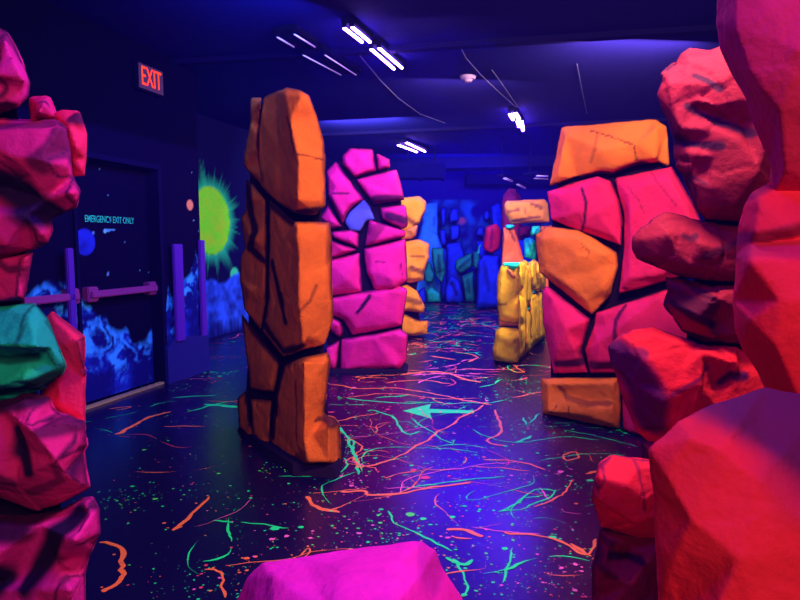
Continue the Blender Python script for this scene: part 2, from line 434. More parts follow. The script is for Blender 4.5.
    for _ in range(230):   # clusters of droplets
        x, y = rfloor(); m = rnd.choice((O, T, T, T, T, RD, PK, 5)); s = rnd.uniform(.05, .30); dx = rnd.uniform(-1, 1); sz = rnd.uniform(.6, 1.3)
        for _ in range(rnd.randint(14, 46)):
            t = rnd.gauss(0, 1); blob(x + t*s + rnd.gauss(0, .05), y + t*s*dx*.5 + rnd.gauss(0, .09), min(.03, .0030*sz*rnd.lognormvariate(0, .6)*(1+y*.07)), m)
    for _ in range(3600):
        x, y = rfloor(); blob(x, y, min(.03, .0026*rnd.lognormvariate(0, .6)*(1+y*.07)), rnd.choice((O, T, T, RD, 5, PK)))
    me = bpy.data.meshes.new('floor'); bm.normal_update()
    for f in bm.faces:
        if f.normal.z < 0: f.normal_flip()
    bm.to_mesh(me); bm.free()
    tag(link('floor', me, None, [M[k] for k in mats]), kind='structure')
build_floor()

def struct_box(name, lo, hi, mat):
    bm = bmesh.new(); bx(bm, [(a+b)/2 for a, b in zip(lo, hi)], [b-a for a, b in zip(lo, hi)])
    return tag(from_bm(name, bm, None, [M[mat]]), kind='structure')
struct_box('ceiling', (-7, -3, CEIL), (8, 17, CEIL+.1), 'ceiling')
struct_box('wall_right', (8, -3, 0), (8.1, 17, CEIL), 'dark')
struct_box('wall_rear', (-7, -3.1, 0), (8, -3, CEIL), 'dark')

def fbm(x, y, o=5, s=0):
    return noise.fractal(Vector((x+s, y-s, s*.37)), 1.0, 2.0, o)
def mural_sheet(name, P0, uvec, s0, s1, z0, z1, step, fn, parent=None, thick=.05, nrm=None, kind='structure', off=(0, 0, 0)):
    """wall slab whose painted front carries the mural; fn(s, z) -> rgb"""
    ns = max(2, int((s1-s0)/step)+1); nz = max(2, int((z1-z0)/step)+1)
    S = np.linspace(s0, s1, ns); Z = np.linspace(z0, z1, nz); verts = []; cols = []
    offv = Vector(off)
    for z in Z:
        for s in S:
            verts.append(P0 + uvec*float(s) + Vector((0, 0, float(z))) - offv); cols.append((*fn(float(s), float(z)), 1))
    faces = [(j*ns+i, j*ns+i+1, (j+1)*ns+i+1, (j+1)*ns+i) for j in range(nz-1) for i in range(ns-1)]
    b = len(verts)
    for s, z in ((s0, z0), (s1, z0), (s1, z1), (s0, z1)):
        verts.append(P0 + uvec*s + Vector((0, 0, z)) - nrm*thick - offv); cols.append((.004, .002, .03, 1))
    c = [0, ns-1, nz*ns-1, (nz-1)*ns]
    faces += [(b+3, b+2, b+1, b)]
    faces += [tuple(range(0, ns)[::-1]) + (b, b+1), tuple((nz-1)*ns+i for i in range(ns)) + (b+2, b+3)]
    faces += [tuple(j*ns for j in range(nz)) + (b+3, b), tuple(j*ns+ns-1 for j in range(nz))[::-1] + (b+1, b+2)]
    me = bpy.data.meshes.new(name); me.from_pydata([tuple(v) for v in verts], [], faces)
    at = me.color_attributes.new('mural', 'FLOAT_COLOR', 'POINT'); at.data.foreach_set('color', np.array(cols, dtype=np.float32).ravel())
    me.update()
    o = link(name, me, parent, [M['mural']])
    if kind: o['kind'] = kind
    return o
NIGHT = (.003, .0008, .020); BLACK = (.0015, .0004, .007)
def mix(a, b, t):
    t = max(0, min(1, t)); return tuple(x+(y-x)*t for x, y in zip(a, b))
rs = random.Random(11)
STARS = [(rs.uniform(-3, .6), rs.uniform(1.0, 2.4), rs.uniform(.006, .010)) for _ in range(36)]
ridge_px = [(20, 310), (38, 294), (50, 290), (61, 288), (75, 299), (89, 306), (102, 322), (116, 335), (133, 349), (146, 350), (152, 331), (157, 306), (168, 290), (172, 300), (180, 295), (190, 280), (196, 256), (203, 262)]
RIDGE = sorted(plane_sz(x, y, -.12 if x < 160 else 0) for x, y in ridge_px)
RX = [a for a, b in RIDGE]; RZ = [b for a, b in RIDGE]
def disc(s, z, cx, cz, r, soft=.01):
    d = math.hypot(s-cx, z-cz); return max(0, min(1, (r-d)/soft+.5))
bp = plane_sz(85, 242, -.12); pp = plane_sz(190, 205); cm = plane_sz(105, 231, -.12)
def door_mural(s, z):
    c = NIGHT
    for a, b, r in STARS:
        if abs(s-a) < r and abs(z-b) < r: c = (.10, .25, .5)
    c = mix(c, (.02, .03, .60), disc(s, z, bp[0], bp[1], .115)*(.8+.4*fbm(s*9, z*9)))
    c = mix(c, (.75, .22, .12), disc(s, z, pp[0], pp[1], .055))
    if z < cm[1]+.02 and 0 < s-cm[0] < .16 and abs(z-cm[1]-(s-cm[0])*.12) < .012*(1-(s-cm[0])/.17): c = (.08, .35, .7)
    c = mix(c, (.2, .6, .8), disc(s, z, cm[0], cm[1], .018))
    zr = float(np.interp(s, RX, RZ)) + .07 + .07*fbm(s*5, 0, 4, 3)
    if z < zr+.12:
        f = fbm(s*4.2, z*4.2, 6, 1.3); g = fbm(s*11+f*2, z*7, 5, 9.1)
        t = max(0, min(1, (zr - z)/.07 + f*.8))
        dep = max(0, min(1, (zr-z)/.9))
        body = max(0, min(1, .30 + .75*f + .5*g - .22*dep))
        lit = max(0, .62 + .9*g + .5*f - 1.25*dep)
        col = mix((.006, .006, .15), (.015, .035, .62), body)
        col = mix(col, (.04, .36, 1.0), min(1, max(0, lit-.22)*1.8))
        c = mix(c, col, t)
    return c
# left wall above the door and at the pier
DOOR_S0, DOOR_S1, DOOR_H = -2.02, -.08, 2.2
mural_sheet('wall_left', Q0, U, -9.5, DOOR_S0, 0, CEIL, .05, lambda s, z: door_mural(s, z) if z < 2.45 else BLACK, nrm=NW, thick=.2)
mural_sheet('wall_left_header', Q0, U, DOOR_S0, .56, DOOR_H, CEIL, .05, lambda s, z: NIGHT if z < 2.45 else BLACK, nrm=NW, thick=.2)
mural_sheet('wall_left_pier', Q0, U, DOOR_S1, .56, 0, DOOR_H, .0125, door_mural, nrm=NW, thick=1.5)
# doors, recessed
def door(name, s0, s1, hand):
    root = tag(bpy.data.objects.new(name, None), kind='structure'); C.objects.link(root)
    base = WP((s0+s1)/2, 0, -.12); root.location = base
    mural_sheet('door_leaf', Q0 - NW*.12, U, s0, s1, .02, DOOR_H-.06, .0125, door_mural, root, .05, NW, None, base)
    bm = bmesh.new(); c = WP((s0+s1)/2, .98, -.045); bx(bm, c, (s1-s0-.10, .05, .062), U, .008)
    for s in (s0+.09, s1-.09): bx(bm, WP(s, .98, -.085), (.12, .08, .13), U, .01)
    from_bm('panic_bar', bm, root, [M['bar']], off=base)
    return root, base
d1, b1_ = door('door_1', -1.03, DOOR_S1-.0, 1)
d2, b2_ = door('door_2', DOOR_S0, -1.06, 0)
# painted words on the door
def text_mesh(name, body, size, P, uvec, parent, mat, off, ext=.002, width=None, shear=0, bold=0):
    cu = bpy.data.curves.new('t', 'FONT'); cu.body = body; cu.size = size; cu.extrude = ext; cu.align_x = 'CENTER'; cu.align_y = 'CENTER'; cu.offset = bold
    to = bpy.data.objects.new('t', cu); C.objects.link(to)
    me = bpy.data.meshes.new_from_object(to.evaluated_get(bpy.context.evaluated_depsgraph_get())); bpy.data.objects.remove(to)
    co = np.array([v.co[:] for v in me.vertices]); kx = 1.0
    if width: kx = width/(co[:, 0].max()-co[:, 0].min())
    nrm = uvec.cross(Vector((0, 0, 1)))
    for v in me.vertices:
        x, y, z = v.co; v.co = P + uvec*(x*kx) + Vector((0, 0, y)) + nrm*z - Vector(off)
    me.name = name; me.materials.clear(); return link(name, me, parent, [M[mat]])
ta = plane_sz(85, 219, -.115); tb_ = plane_sz(134, 221, -.115)
text_mesh('lettering', 'EMERGENCY EXIT ONLY', .085, WP((ta[0]+tb_[0])/2, (ta[1]+tb_[1])/2, -.117), U, d1, 'lettering', b1_, .001, tb_[0]-ta[0], bold=.0003)
# door frame
bm = bmesh.new()
for s in (DOOR_S0+.02, DOOR_S1-.02): bx(bm, WP(s, DOOR_H/2, -.05), (.05, .14, DOOR_H), U)
bx(bm, WP((DOOR_S0+DOOR_S1)/2, DOOR_H-.025, -.05), (DOOR_S1-DOOR_S0, .14, .05), U)
bx(bm, WP(-1.045, DOOR_H/2, -.11), (.03, .03, DOOR_H-.04), U)
tag(from_bm('trim_1', bm, None, [M['dark']]), kind='structure')
# threshold strip
bm = bmesh.new(); bx(bm, WP(-.95, .012, -.02), (1.9, .05, .02), U)
tag(from_bm('trim_2', bm, None, [principled('brass_strip', (.35, .22, .12), .4, .5)]), kind='structure')
# pier plinth
def pier_foot():
    bm = bmesh.new(); a = []
    for s, z, o in ((-.12, 0, .01), (.58, 0, .01), (.58, .40, .01), (.02, .46, .01), (-.12, .36, .01)):
        a.append((WP(s, z, -.02), WP(s, z, .055)))
    A = [bm.verts.new(p[0]) for p in a]; B = [bm.verts.new(p[1]) for p in a]
    bm.faces.new(A); bm.faces.new(B)
    for i in range(5): bm.faces.new((A[i-1], A[i], B[i], B[i-1]))
    tag(from_bm('baseboard_left', bm, None, [M['pierfoot']]), kind='structure')
M['pierfoot'] = principled('pier_foot_blue', (.006, .005, .14), .6, .3); with_bump(M['pierfoot'], 20, .2)
pier_foot()
def guard(px0, px1, top, bot, off, lab):
    s0, z1 = plane_sz(px0, top, off); s1, _ = plane_sz(px1, top, off); z0 = plane_sz(px0, bot, off)[1]
    b = WP((s0+s1)/2, z0, off); bm = bmesh.new()
    bx(bm, WP((s0+s1)/2, (z0+z1)/2, off-.018), (s1-s0, .036, z1-z0), U, .008)
    tag(from_bm('corner_guard', bm, None, [M['lilac']]), lab, 'corner guard', 'violet corner guards on the door wall')
guard(174, 183, 244, 343, .075, 'violet corner guard on the pier edge just right of the exit door')
guard(200, 205, 240, 338, .05, 'violet corner guard on the far pier edge beside the green sun mural')
guard(67, 74, 248, 352, -.02, 'violet upright guard between the two exit doors')

# sun wall
SUN0 = Vector((-2.92, 8.9, 0))
def sun_sz(px, py):
    r = ray(px, py); k = (SUN0-CAM).dot(NW)/r.dot(NW); h = CAM+r*k; return (h-SUN0).dot(U), h.z
sc_ = sun_sz(211, 221); sr = sun_sz(211, 187)[1]-sc_[1]; gp = sun_sz(234.5, 275)
print('sun', sc_, sr)
def sun_mural(s, z):
    c = (.004, .003, .042)
    d = math.hypot(s-sc_[0], z-sc_[1]); a = math.atan2(z-sc_[1], s-sc_[0])
    ang = fbm(math.cos(a)*9, math.sin(a)*9, 4, 2)+.5*fbm(math.cos(a)*22, math.sin(a)*22, 3, 7)
    ray_ = max(0, 1-(d-sr)/(sr*(.38+.8*max(0, ang))))
    c = mix(c, (.02, .60, .25), max(0, ray_)**1.5*.95 if d > sr else 0)
    c = mix(c, (.16, .95, .01), max(0, min(1, (sr*(1+.03*ang)-d)/.05+.5)))
    if d < sr: c = mix(c, (.36, .80, .01), .45+.9*fbm(s*5, z*5, 4))
    c = mix(c, (.05, .75, .28), disc(s, z, gp[0], gp[1], .12, .03))
    hz = float(np.interp(s, [-1.5, 0, .6, 1, 2, 7], [.95, .88, .86, .98, .95, .8])) + .06*fbm(s*3, 1, 4)
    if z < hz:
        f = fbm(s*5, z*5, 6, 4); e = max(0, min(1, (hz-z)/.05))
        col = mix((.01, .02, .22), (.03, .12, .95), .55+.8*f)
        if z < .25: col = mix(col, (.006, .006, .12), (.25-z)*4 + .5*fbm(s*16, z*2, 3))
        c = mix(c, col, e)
    if abs(noise.noise(Vector((s*23, z*23, 0)))) > .80 and z > 1.3: c = (.2, .4, .6)
    return c
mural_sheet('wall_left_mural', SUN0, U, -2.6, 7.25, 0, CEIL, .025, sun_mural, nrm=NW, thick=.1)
# back wall with a dim blue cave mural
BY = 15.8
def back_mural(s, z):
    c = (.010, .004, .22); px = 400+s/BY*FPX; py = 244-(z-1.42)/BY*FPX
    if z < 2.55:
        v = noise.voronoi(Vector((s*2.3, z*1.5, 3)))[0]; e = v[1]-v[0]
        f = fbm(s*1.1, z*1.1, 4, 5)
        msk = max(0, min(1, (f+.10)*4))
        c = mix(c, mix((.006, .010, .20), (.015, .12, .85), min(1, e*2.2)), msk)
    c = mix(c, (.45, .08, .30), disc(s, z, 1.62, 2.02, .09, .03))
    return c
mural_sheet('wall_back', Vector((0, BY, 0)), Vector((1, 0, 0)), -1.5, 8, 0, CEIL, .05, back_mural, nrm=Vector((0, -1, 0)), thick=.1)

# ceiling beams and hanging parts
def beam(name, px0, py0, px1, py1, h=.05, wd=.10):
    a = Pz(px0, py0, CEIL); b = Pz(px1, py1, CEIL); u = (b-a); u.z = 0; L = 12; u.normalize(); c = (a+b)/2
    bm = bmesh.new(); bx(bm, (c.x, c.y+.1, CEIL-h/2), (L, wd, h), (u.x, u.y))
    tag(from_bm(name, bm, None, [M['dark']]), kind='structure')
beam('trim_3', 440, 40, 720, 22)
beam('trim_4', 440, 127, 573, 121)
beam('trim_5', 405, 160, 560, 156, .22, .5)

# ceiling ducts at the back
def duct(px0, py0, px1, py1, Y, dp, lab):
    a = PY(px0, py0, Y); b = PY(px1, py1, Y); root = thing('air_duct', ((a.x+b.x)/2, Y+dp/2, b.z), lab, 'air duct', 'ducts under the back ceiling')
    bm = bmesh.new(); bx(bm, ((a.x+b.x)/2, Y+dp/2, (a.z+b.z)/2), (b.x-a.x, dp, a.z-b.z), None, .02)
    from_bm('duct_body', bm, root, [M['duct']], off=root.location)
    for k in (.0, .5, 1.0):
        bm = bmesh.new(); x = a.x+(b.x-a.x)*k; bx(bm, (x, Y+dp/2, (a.z+b.z)/2), (.05, dp+.04, a.z-b.z+.04))
        from_bm('flange', bm, root, [M['duct']], off=root.location)
    for k in (.2, .8):
        bm = bmesh.new(); x = a.x+(b.x-a.x)*k; tube(bm, [(x, Y+dp/2, a.z-.01), (x, Y+dp/2, CEIL)], .012, 6)
        from_bm('hanger', bm, root, [M['darkmetal']], off=root.location)
M['duct'] = principled('duct_blue', (.001, .0005, .035), .8, .03); with_bump(M['duct'], 10, .1)
duct(399, 163, 444, 178, 11.6, .4, 'dim blue duct hanging above the far aisle, left of the beam end')
duct(468, 174, 560, 184, 14.7, .5, 'wider dim blue duct hanging near the back wall')

# ================================================================== LIGHT FIXTURES
def fixture(tubes, lab, lit=True, z=3.22, rad=.0135, name='tube_light'):
    P = [(Pz(a, b, z), Pz(c, d, z)) for a, b, c, d in tubes]
    cen = sum((p+q for p, q in P), Vector())/(2*len(P))
    root = thing(name, (cen.x, cen.y, z), lab, 'ceiling light', 'black light tube fixtures on the ceiling')
    for p, q in P:
        bm = bmesh.new(); tube(bm, [p, q], rad, 10)
        from_bm('tube', bm, root, [M['tube' if lit else 'dimtube']], True, off=root.location)
    u = (P[0][1]-P[0][0]).normalized()
    lo = min((p-cen).dot(u) for pq in P for p in pq); hi = max((p-cen).dot(u) for pq in P for p in pq)
    v = Vector((-u.y, u.x, 0)); w0 = min((p-cen).dot(v) for pq in P for p in pq); w1 = max((p-cen).dot(v) for pq in P for p in pq)
    c = cen + u*(lo+hi)/2 + v*(w0+w1)/2
    ht = CEIL-z-.03 if z > 3.1 else .04
    bm = bmesh.new(); bx(bm, (c.x, c.y, z+.03+ht/2), (hi-lo+.04, w1-w0+.04, ht), (u.x, u.y), .008)
    from_bm('housing', bm, root, [M['darkmetal']], off=root.location)
    if z < 3.1:
        for k in (lo, hi):
            e = cen+u*k; bm = bmesh.new(); tube(bm, [(e.x, e.y, z+.05), (e.x, e.y, CEIL)], .008, 6); from_bm('hanger', bm, root, [M['darkmetal']], off=root.location)
    for p, q in P:
        for e in (p, q):
            bm = bmesh.new(); bx(bm, (e.x, e.y, z+.018), (.014, .04, .034), (u.x, u.y))
            from_bm('end_socket', bm, root, [M['darkmetal']], off=root.location)
    return root
fixture([(344, 28, 362, 42), (352, 27, 370, 42)], 'bright white-violet twin tube light nearest the camera, upper left of the lit four')
fixture([(371, 49, 394, 69), (379, 48, 402, 68)], 'bright twin tube light just behind the nearest one, in line with it')
fixture([(398, 145, 417, 152), (406, 142.5, 425, 151.5)], 'small bright twin tube light above the purple rock wall', rad=.017)
fixture([(510, 114, 513, 119), (515, 113, 519, 119)], 'far lit tube light above the yellow rock, upper pair of dots', rad=.025)
fixture([(517.5, 121, 519, 126), (521.5, 121, 523, 130)], 'far lit tube light directly below the upper pair of dots', rad=.025)
fixture([(277, 37, 294, 47), (294, 34, 315, 47)], 'dim violet tube light left of the bright tubes, upper one', False, rad=.008)
fixture([(303, 55, 341, 75), (325, 55, 356, 75)], 'dim violet tube light left of the bright tubes, lower one', False, rad=.007)
fixture([(504, 178, 512, 181), (517, 184, 525, 188)], 'faint lilac tube light deep at the back of the room', False, z=2.6, rad=.022)
fixture([(534, 178, 548, 179), (536, 175.6, 548, 176.2)], 'faint pale strip light beside the top orange block', False, z=2.6, rad=.014)

# exit sign
es, ez = plane_sz(150, 79.5, .05); eb = WP(es, ez-.13, .0)
root = thing('exit_sign', eb, 'small lit red EXIT sign high on the dark wall above the door', 'exit sign')
bm = bmesh.new(); bx(bm, WP(es, ez, .03), (.37, .06, .255), U, .01); from_bm('sign_box', bm, root, [M['darkmetal']], off=eb)
bm = bmesh.new(); bx(bm, WP(es, ez, .063), (.34, .006, .225), U, .002); from_bm('face_plate', bm, root, [M['exitface']], off=eb)
text_mesh('lettering', 'EXIT', .25, WP(es, ez-.002, .068), U, root, 'exitred', eb, .002, .27, bold=-.002)
# smoke detector
p = Pz(468, 79, CEIL-.03); root = thing('smoke_detector', (p.x, p.y, CEIL-.07), 'small round pale smoke detector on the dark ceiling', 'smoke detector')
bm = bmesh.new(); bmesh.ops.create_cone(bm, cap_ends=True, segments=24, radius1=.075, radius2=.095, depth=.035, matrix=Matrix.Translation((p.x, p.y, CEIL-.018)))
from_bm('base', bm, root, [M['white']], off=root.location)
bm = bmesh.new(); bmesh.ops.create_cone(bm, cap_ends=True, segments=24, radius1=.035, radius2=.055, depth=.03, matrix=Matrix.Translation((p.x, p.y, CEIL-.05)))
from_bm('sensor_cap', bm, root, [M['white']], off=root.location)
# cables on the ceiling
def cable(px, lab, r=.006):
    bm = bmesh.new(); tube(bm, [Pz(a, b, CEIL-.012) for a, b in px], r, 6)
    tag(from_bm('ceiling_cable', bm, None, [M['metal']]), lab, 'cable', 'cables on the ceiling')
cable([(458, 42), (466, 58), (480, 74), (500, 93), (517, 108)], 'thin pale cable crossing the ceiling beside the smoke detector', .005)
cable([(492, 70), (505, 88), (518, 107)], 'thin cable running to the far light dots, right of the other', .005)
cable([(577, 64), (582, 90), (587, 114)], 'short straight cable on the dark ceiling above the orange block', .005)
cable([(357, 52), (380, 80), (398, 98), (420, 114), (445, 123)], 'long curved cable sagging below the bright tube lights', .006)

# ================================================================== ROCKS
def rock(name, fr, px, py_floor_pt, lab, cat='rock formation', group=None):
    return thing(name, py_floor_pt, lab, cat, group)

# ---------------- orange pillar
prof = lerp_prof([(236, -.60), (262, -.32), (296, .06), (305, .07), (340, .02)])
FO = Frame((0, 3.80), (1, 0), prof)
b = Vector((-.68, 3.9, 0))
root = thing('rock_pillar', b, 'tall orange carved rock pillar standing alone on the dark floor', 'rock pillar')
boulder(root, FO, [(255, 104), (285, 95), (308, 110), (322, 150), (322, 215), (327, 320), (323, 360), (330, 440), (300, 468), (262, 448), (243, 425), (249, 350), (246, 250), (250, 170)],
        'core', tf=.0, tb=.34, inner=[(297, 150, -.05), (297, 300, -.04), (303, 440, -.03)], edge=0, name='inner_core', rough=.4, chips=0)
boulder(root, FO, [(263, 96), (275, 90), (287, 87.5), (300, 89.5), (309, 95), (316, 113), (325, 142), (326, 160), (326, 206), (316, 216), (296, 215), (280, 205), (264, 190), (258, 165), (258, 130)],
        'burnt', tf=.05, tb=.34, inner=[(286, 96, .07), (290, 120, .10), (298, 156, .12), (298, 200, .11), (276, 105, .0), (279, 150, .03), (281, 190, .04), (302, 96, .06), (320, 160, .05), (321, 201, .05), (262, 120, .02), (264, 170, .03)],
        edges=[(0, 1), (1, 2), (2, 3), (4, 5), (5, 6), (2, 8), (3, 9)], edge=.010, strokes=[([(296, 213), (325, 209)], .016, .8), ([(289, 118), (297, 156), (324, 160)], .005, .6)], chips=.3)
boulder(root, FO, [(251, 97), (261, 97), (259, 130), (259, 160), (266, 193), (244, 167), (243, 160), (250, 120)], 'burnt', tf=.05, tb=.26, edge=.012, chips=.3)
boulder(root, FO, [(247, 178), (266, 199), (268, 250), (266, 300), (261, 331), (244, 310), (240, 280), (240, 255), (244, 248), (240, 216), (245, 210)], 'burnt', tf=.05, tb=.28,
        inner=[(252, 200, .04), (254, 240, .08), (250, 290, .08), (262, 290, .03), (261, 230, .03)], edge=.014,
        strokes=[([(247, 176), (250, 213), (256, 232), (250, 248)], .03), ([(250, 248), (266, 263)], .025), ([(266, 200), (266, 300)], .018)], chips=.3)
boulder(root, FO, [(270, 200), (295, 221), (330, 222), (332, 240), (333, 280), (334, 322), (326, 346), (304, 351), (283, 359), (262, 332), (268, 300), (269, 250)], 'burnt', tf=.05, tb=.34,
        inner=[(297, 225, .10), (299, 260, .11), (299, 300, .12), (303, 343, .08), (283, 240, .05), (281, 290, .04), (286, 325, .06), (325, 230, .07), (325, 300, .06), (312, 335, .06), (272, 315, .02)],
        edges=[(0, 1), (1, 2), (2, 3), (7, 8)], edge=.012, strokes=[([(272, 205), (292, 222)], .03), ([(273, 262), (278, 290), (286, 322)], .020), ([(264, 325), (282, 352), (303, 346)], .022), ([(318, 285), (312, 300), (302, 310)], .008, .45)], chips=.4)
boulder(root, FO, [(241, 312), (258, 334), (280, 362), (274, 392), (250, 390), (246, 362)], 'burnt', tf=.05, tb=.26, edge=.014, chips=.3,
        strokes=[([(242, 314), (258, 336), (280, 364)], .028)])
boulder(root, FO, [(283, 366), (303, 357), (328, 351), (331, 358), (328, 390), (325, 415), (335, 417), (341, 424), (342, 470), (330, 473), (300, 470), (285, 466), (269, 442), (275, 395)], 'burnt', tf=.05, tb=.36,
        inner=[(304, 362, .10), (305, 400, .11), (304, 440, .12), (288, 375, .03), (284, 420, .02), (293, 430, .05), (324, 362, .07), (319, 412, .05), (330, 426, .18), (329, 462, .18), (308, 462, .16), (312, 434, .10), (293, 452, .02), (276, 430, .0)],
        edges=[(0, 1), (1, 2), (3, 4), (6, 7)], edge=.010, strokes=[([(283, 366), (276, 395), (271, 438)], .020), ([(318, 418), (334, 416)], .012, .7), ([(296, 380), (297, 440)], .007, .5), ([(298, 462), (305, 450), (315, 468)], .03, .45)], chips=.5)
boulder(root, FO, [(250, 398), (273, 399), (270, 438), (268, 451), (258, 446), (252, 434)], 'burnt', tf=.04, tb=.26, edge=.014, strokes=[([(250, 396), (272, 397)], .018)], chips=.3)
boulder(root, FO, [(237, 397), (246, 388), (250, 420), (256, 444), (239, 428)], 'burnt', tf=.04, tb=.2, edge=.02, strokes=[([(246, 395), (250, 425)], .018)], chips=.3)
gp_ = [Pz(237, 431, 0), Pz(264, 456, 0), Pz(293, 475, 0), Pz(337, 479, 0), Pz(342, 470, 0)]
plinth(root, [(p.x, p.y) for p in gp_] + [(gp_[4].x-.02, 4.2), (-1.0, 4.75), (-1.16, 4.6)], .06)

# ---------------- purple rock wall
FP = Frame((0, 6.62), (1, 0))
root = thing('rock_wall', (-.4, 6.8, 0), 'tall magenta rock wall with black cracks behind the orange pillar', 'rock wall')
boulder(root, FP, [(330, 172), (346, 152), (386, 160), (402, 200), (403, 330), (403, 368), (330, 368), (322, 300), (324, 215)], 'core', tf=0, tb=.30, inner=[(365, 260, -.04)], edge=0, name='inner_core', rough=.4, chips=0)
kw = dict(tf=.09, tb=.24, edge=.015, chips=.3, gap=.05)
boulder(root, FP, [(341.5, 156), (350, 147.6), (373, 149), (377, 171), (355, 178), (342, 165)], 'magenta', **kw)
boulder(root, FP, [(376, 153), (390, 159), (391, 168), (377.5, 171)], 'magenta', **kw)
boulder(root, FP, [(325.5, 171), (336, 160.5), (365, 200), (354, 206), (347, 213), (343, 225), (328, 195)], 'magenta', strokes=[([(333, 194), (349, 193)], .008, .7)], **kw)
boulder(root, FP, [(355, 179), (397, 169), (405, 200), (374, 205), (369, 198)], 'magenta', strokes=[([(375, 200), (402, 199)], .04, .7)], **kw)
boulder(root, FP, [(379, 207), (406, 205), (408, 226), (403, 230), (382, 219)], 'magenta', strokes=[([(388, 216), (406, 220)], .04, .75)], **kw)
boulder(root, FP, [(344, 222), (349, 212), (364, 198), (371, 206), (376, 220), (367, 221), (360, 232), (350, 231)], 'slate', tf=.02, tb=.2, edge=.008, gap=.2, chips=.2, label='blue painted stone set in the magenta wall')
boulder(root, FP, [(320, 218), (328, 205), (343, 227), (330, 230)], 'magenta', **kw)
boulder(root, FP, [(330, 232), (352, 230), (359, 233), (359, 249), (333, 238)], 'magenta', **kw)
boulder(root, FP, [(330, 239), (358, 250), (335, 258), (330, 258)], 'rose', **kw)
boulder(root, FP, [(369, 219), (406, 231), (405, 237), (364, 247), (367, 228)], 'magenta', strokes=[([(371, 232), (380, 226), (372, 240)], .05, .5)], **kw)
boulder(root, FP, [(324, 260), (360, 252), (363, 293), (324, 297)], 'magenta', **kw)
boulder(root, FP, [(363.5, 248), (406, 238), (407.5, 281), (396, 290), (374, 292), (366, 272)], 'magenta', strokes=[([(375, 262), (401, 263), (402, 275)], .005, .7)], **kw)
boulder(root, FP, [(326, 298), (400, 285), (408, 289), (403, 326), (352, 336), (343, 320), (326, 312)], 'magenta', strokes=[([(370, 296), (357, 313)], .018, .95)], **kw)
boulder(root, FP, [(324, 313), (341, 321), (344, 331), (340, 338), (326, 328)], 'magenta', **kw)
boulder(root, FP, [(341, 339), (400, 328), (408, 334), (407, 360), (400, 371), (340, 373)], 'magenta', strokes=[([(369, 358), (380, 358), (380, 367), (369, 367), (369, 358)], .004, .5)], **kw)
boulder(root, FP, [(325, 347), (340.5, 339), (336, 373), (327, 371)], 'magenta', **kw)
plinth(root, [(-.86, 6.5), (.08, 6.5), (.10, 6.95), (-.9, 6.95)], .04)

# ---------------- orange stack beside it
FS = Frame((0, 9.0), (1, 0))
root = thing('rock_pillar', (.2, 9.15, 0), 'narrow amber stack of rocks at the right edge of the magenta wall', 'rock pillar')
boulder(root, FS, [(398, 205), (418, 205), (416, 240), (422, 262), (415, 300), (422, 330), (400, 334)], 'core', tf=0, tb=.3, edge=0, name='inner_core', chips=0, rough=.4, inner=[(408, 270, .0)])
kw = dict(tf=.14, tb=.30, edge=.012, chips=.5)
boulder(root, FS, [(396, 198), (420, 194.5), (427.5, 201), (427, 209), (420, 224), (411, 233), (396, 236)], 'amber', strokes=[([(407, 218), (418, 226)], .04, .7)], **kw)
boulder(root, FS, [(398, 226), (419, 224), (417, 236), (411, 240), (398, 240)], 'tan', **kw)
boulder(root, FS, [(396, 241), (420, 238.5), (429.5, 243), (430, 258), (425, 272), (424, 281), (410, 284), (396, 282)], 'amber', strokes=[([(411, 256), (424, 257)], .02, .6), ([(412, 268), (423, 272)], .04, .7)], **kw)
boulder(root, FS, [(396, 286), (407, 284), (418, 290), (425.5, 307), (423.5, 314), (408, 312), (396, 312)], 'amber', strokes=[([(408, 299), (420, 303)], .04, .6)], **kw)
boulder(root, FS, [(396, 314), (406, 314), (416, 319), (429.5, 320), (428, 335), (412, 337.5), (398, 336)], 'amber', **kw)

# ---------------- pink and orange wall on the right
FR = Frame((1.16, 4.92), (.70, -.57))
root = thing('rock_wall', (1.75, 4.7, 0), 'broad rock wall of hot pink and orange blocks with dark joints', 'rock wall')
boulder(root, FR, [(566, 134), (655, 126), (664, 170), (690, 215), (690, 300), (690, 420), (640, 425), (615, 422), (550, 408), (550, 330), (546, 260), (556, 190)], 'core', tf=0, tb=.28, edge=0, name='inner_core', chips=0, rough=.4, inner=[(610, 280, -.03)])
kw = dict(tf=.075, tb=.26, edge=.007, chips=.4, gap=.0)
boulder(root, FR, [(561, 127), (570, 125), (656, 119), (667, 126), (670.5, 168), (660, 162), (642, 164), (612, 175), (599, 174), (575, 178), (549, 186)], 'orange', tf=.08, tb=.30, edge=.006, gap=.6, chips=.35,
        inner=[(566, 134, .07), (590, 129, .05), (602, 150, .10), (636, 145, .10), (640, 159, .06), (657, 127, .08), (656, 158, .07), (558, 176, .06), (600, 168, .05), (615, 168, .06)],
        edges=[(1, 3), (3, 4), (5, 6)], strokes=[([(590, 130), (612, 137), (637, 146), (638, 160)], .006, .6), ([(598, 136), (598, 150), (592, 162)], .012, .3), ([(552, 184), (575, 177), (599, 172), (612, 173), (642, 162), (668, 166)], .012, .9)])
boulder(root, FR, [(546.5, 191), (598, 176), (611, 181), (619, 200), (622, 218), (622, 247), (583, 232), (551, 220)], 'pink', strokes=[([(583, 188), (589, 203), (586, 222), (580, 231)], .010, .75)], **kw)
boulder(root, FR, [(615, 178), (672, 166), (692, 202), (705, 230), (705, 268), (665, 281), (619, 294), (623, 250), (624, 215)], 'pink', strokes=[([(650, 172), (678, 206)], .006, .4), ([(628, 186), (640, 200), (645, 212)], .005, .4)], **kw)
boulder(root, FR, [(535.5, 235), (546, 226.5), (578, 229), (618, 252), (619, 265), (611, 295), (592, 315), (548, 279), (539, 272)], 'orange', strokes=[([(604, 300), (618, 278)], .02, .5), ([(583, 243), (592, 252), (590, 258)], .005, .4)], **kw)
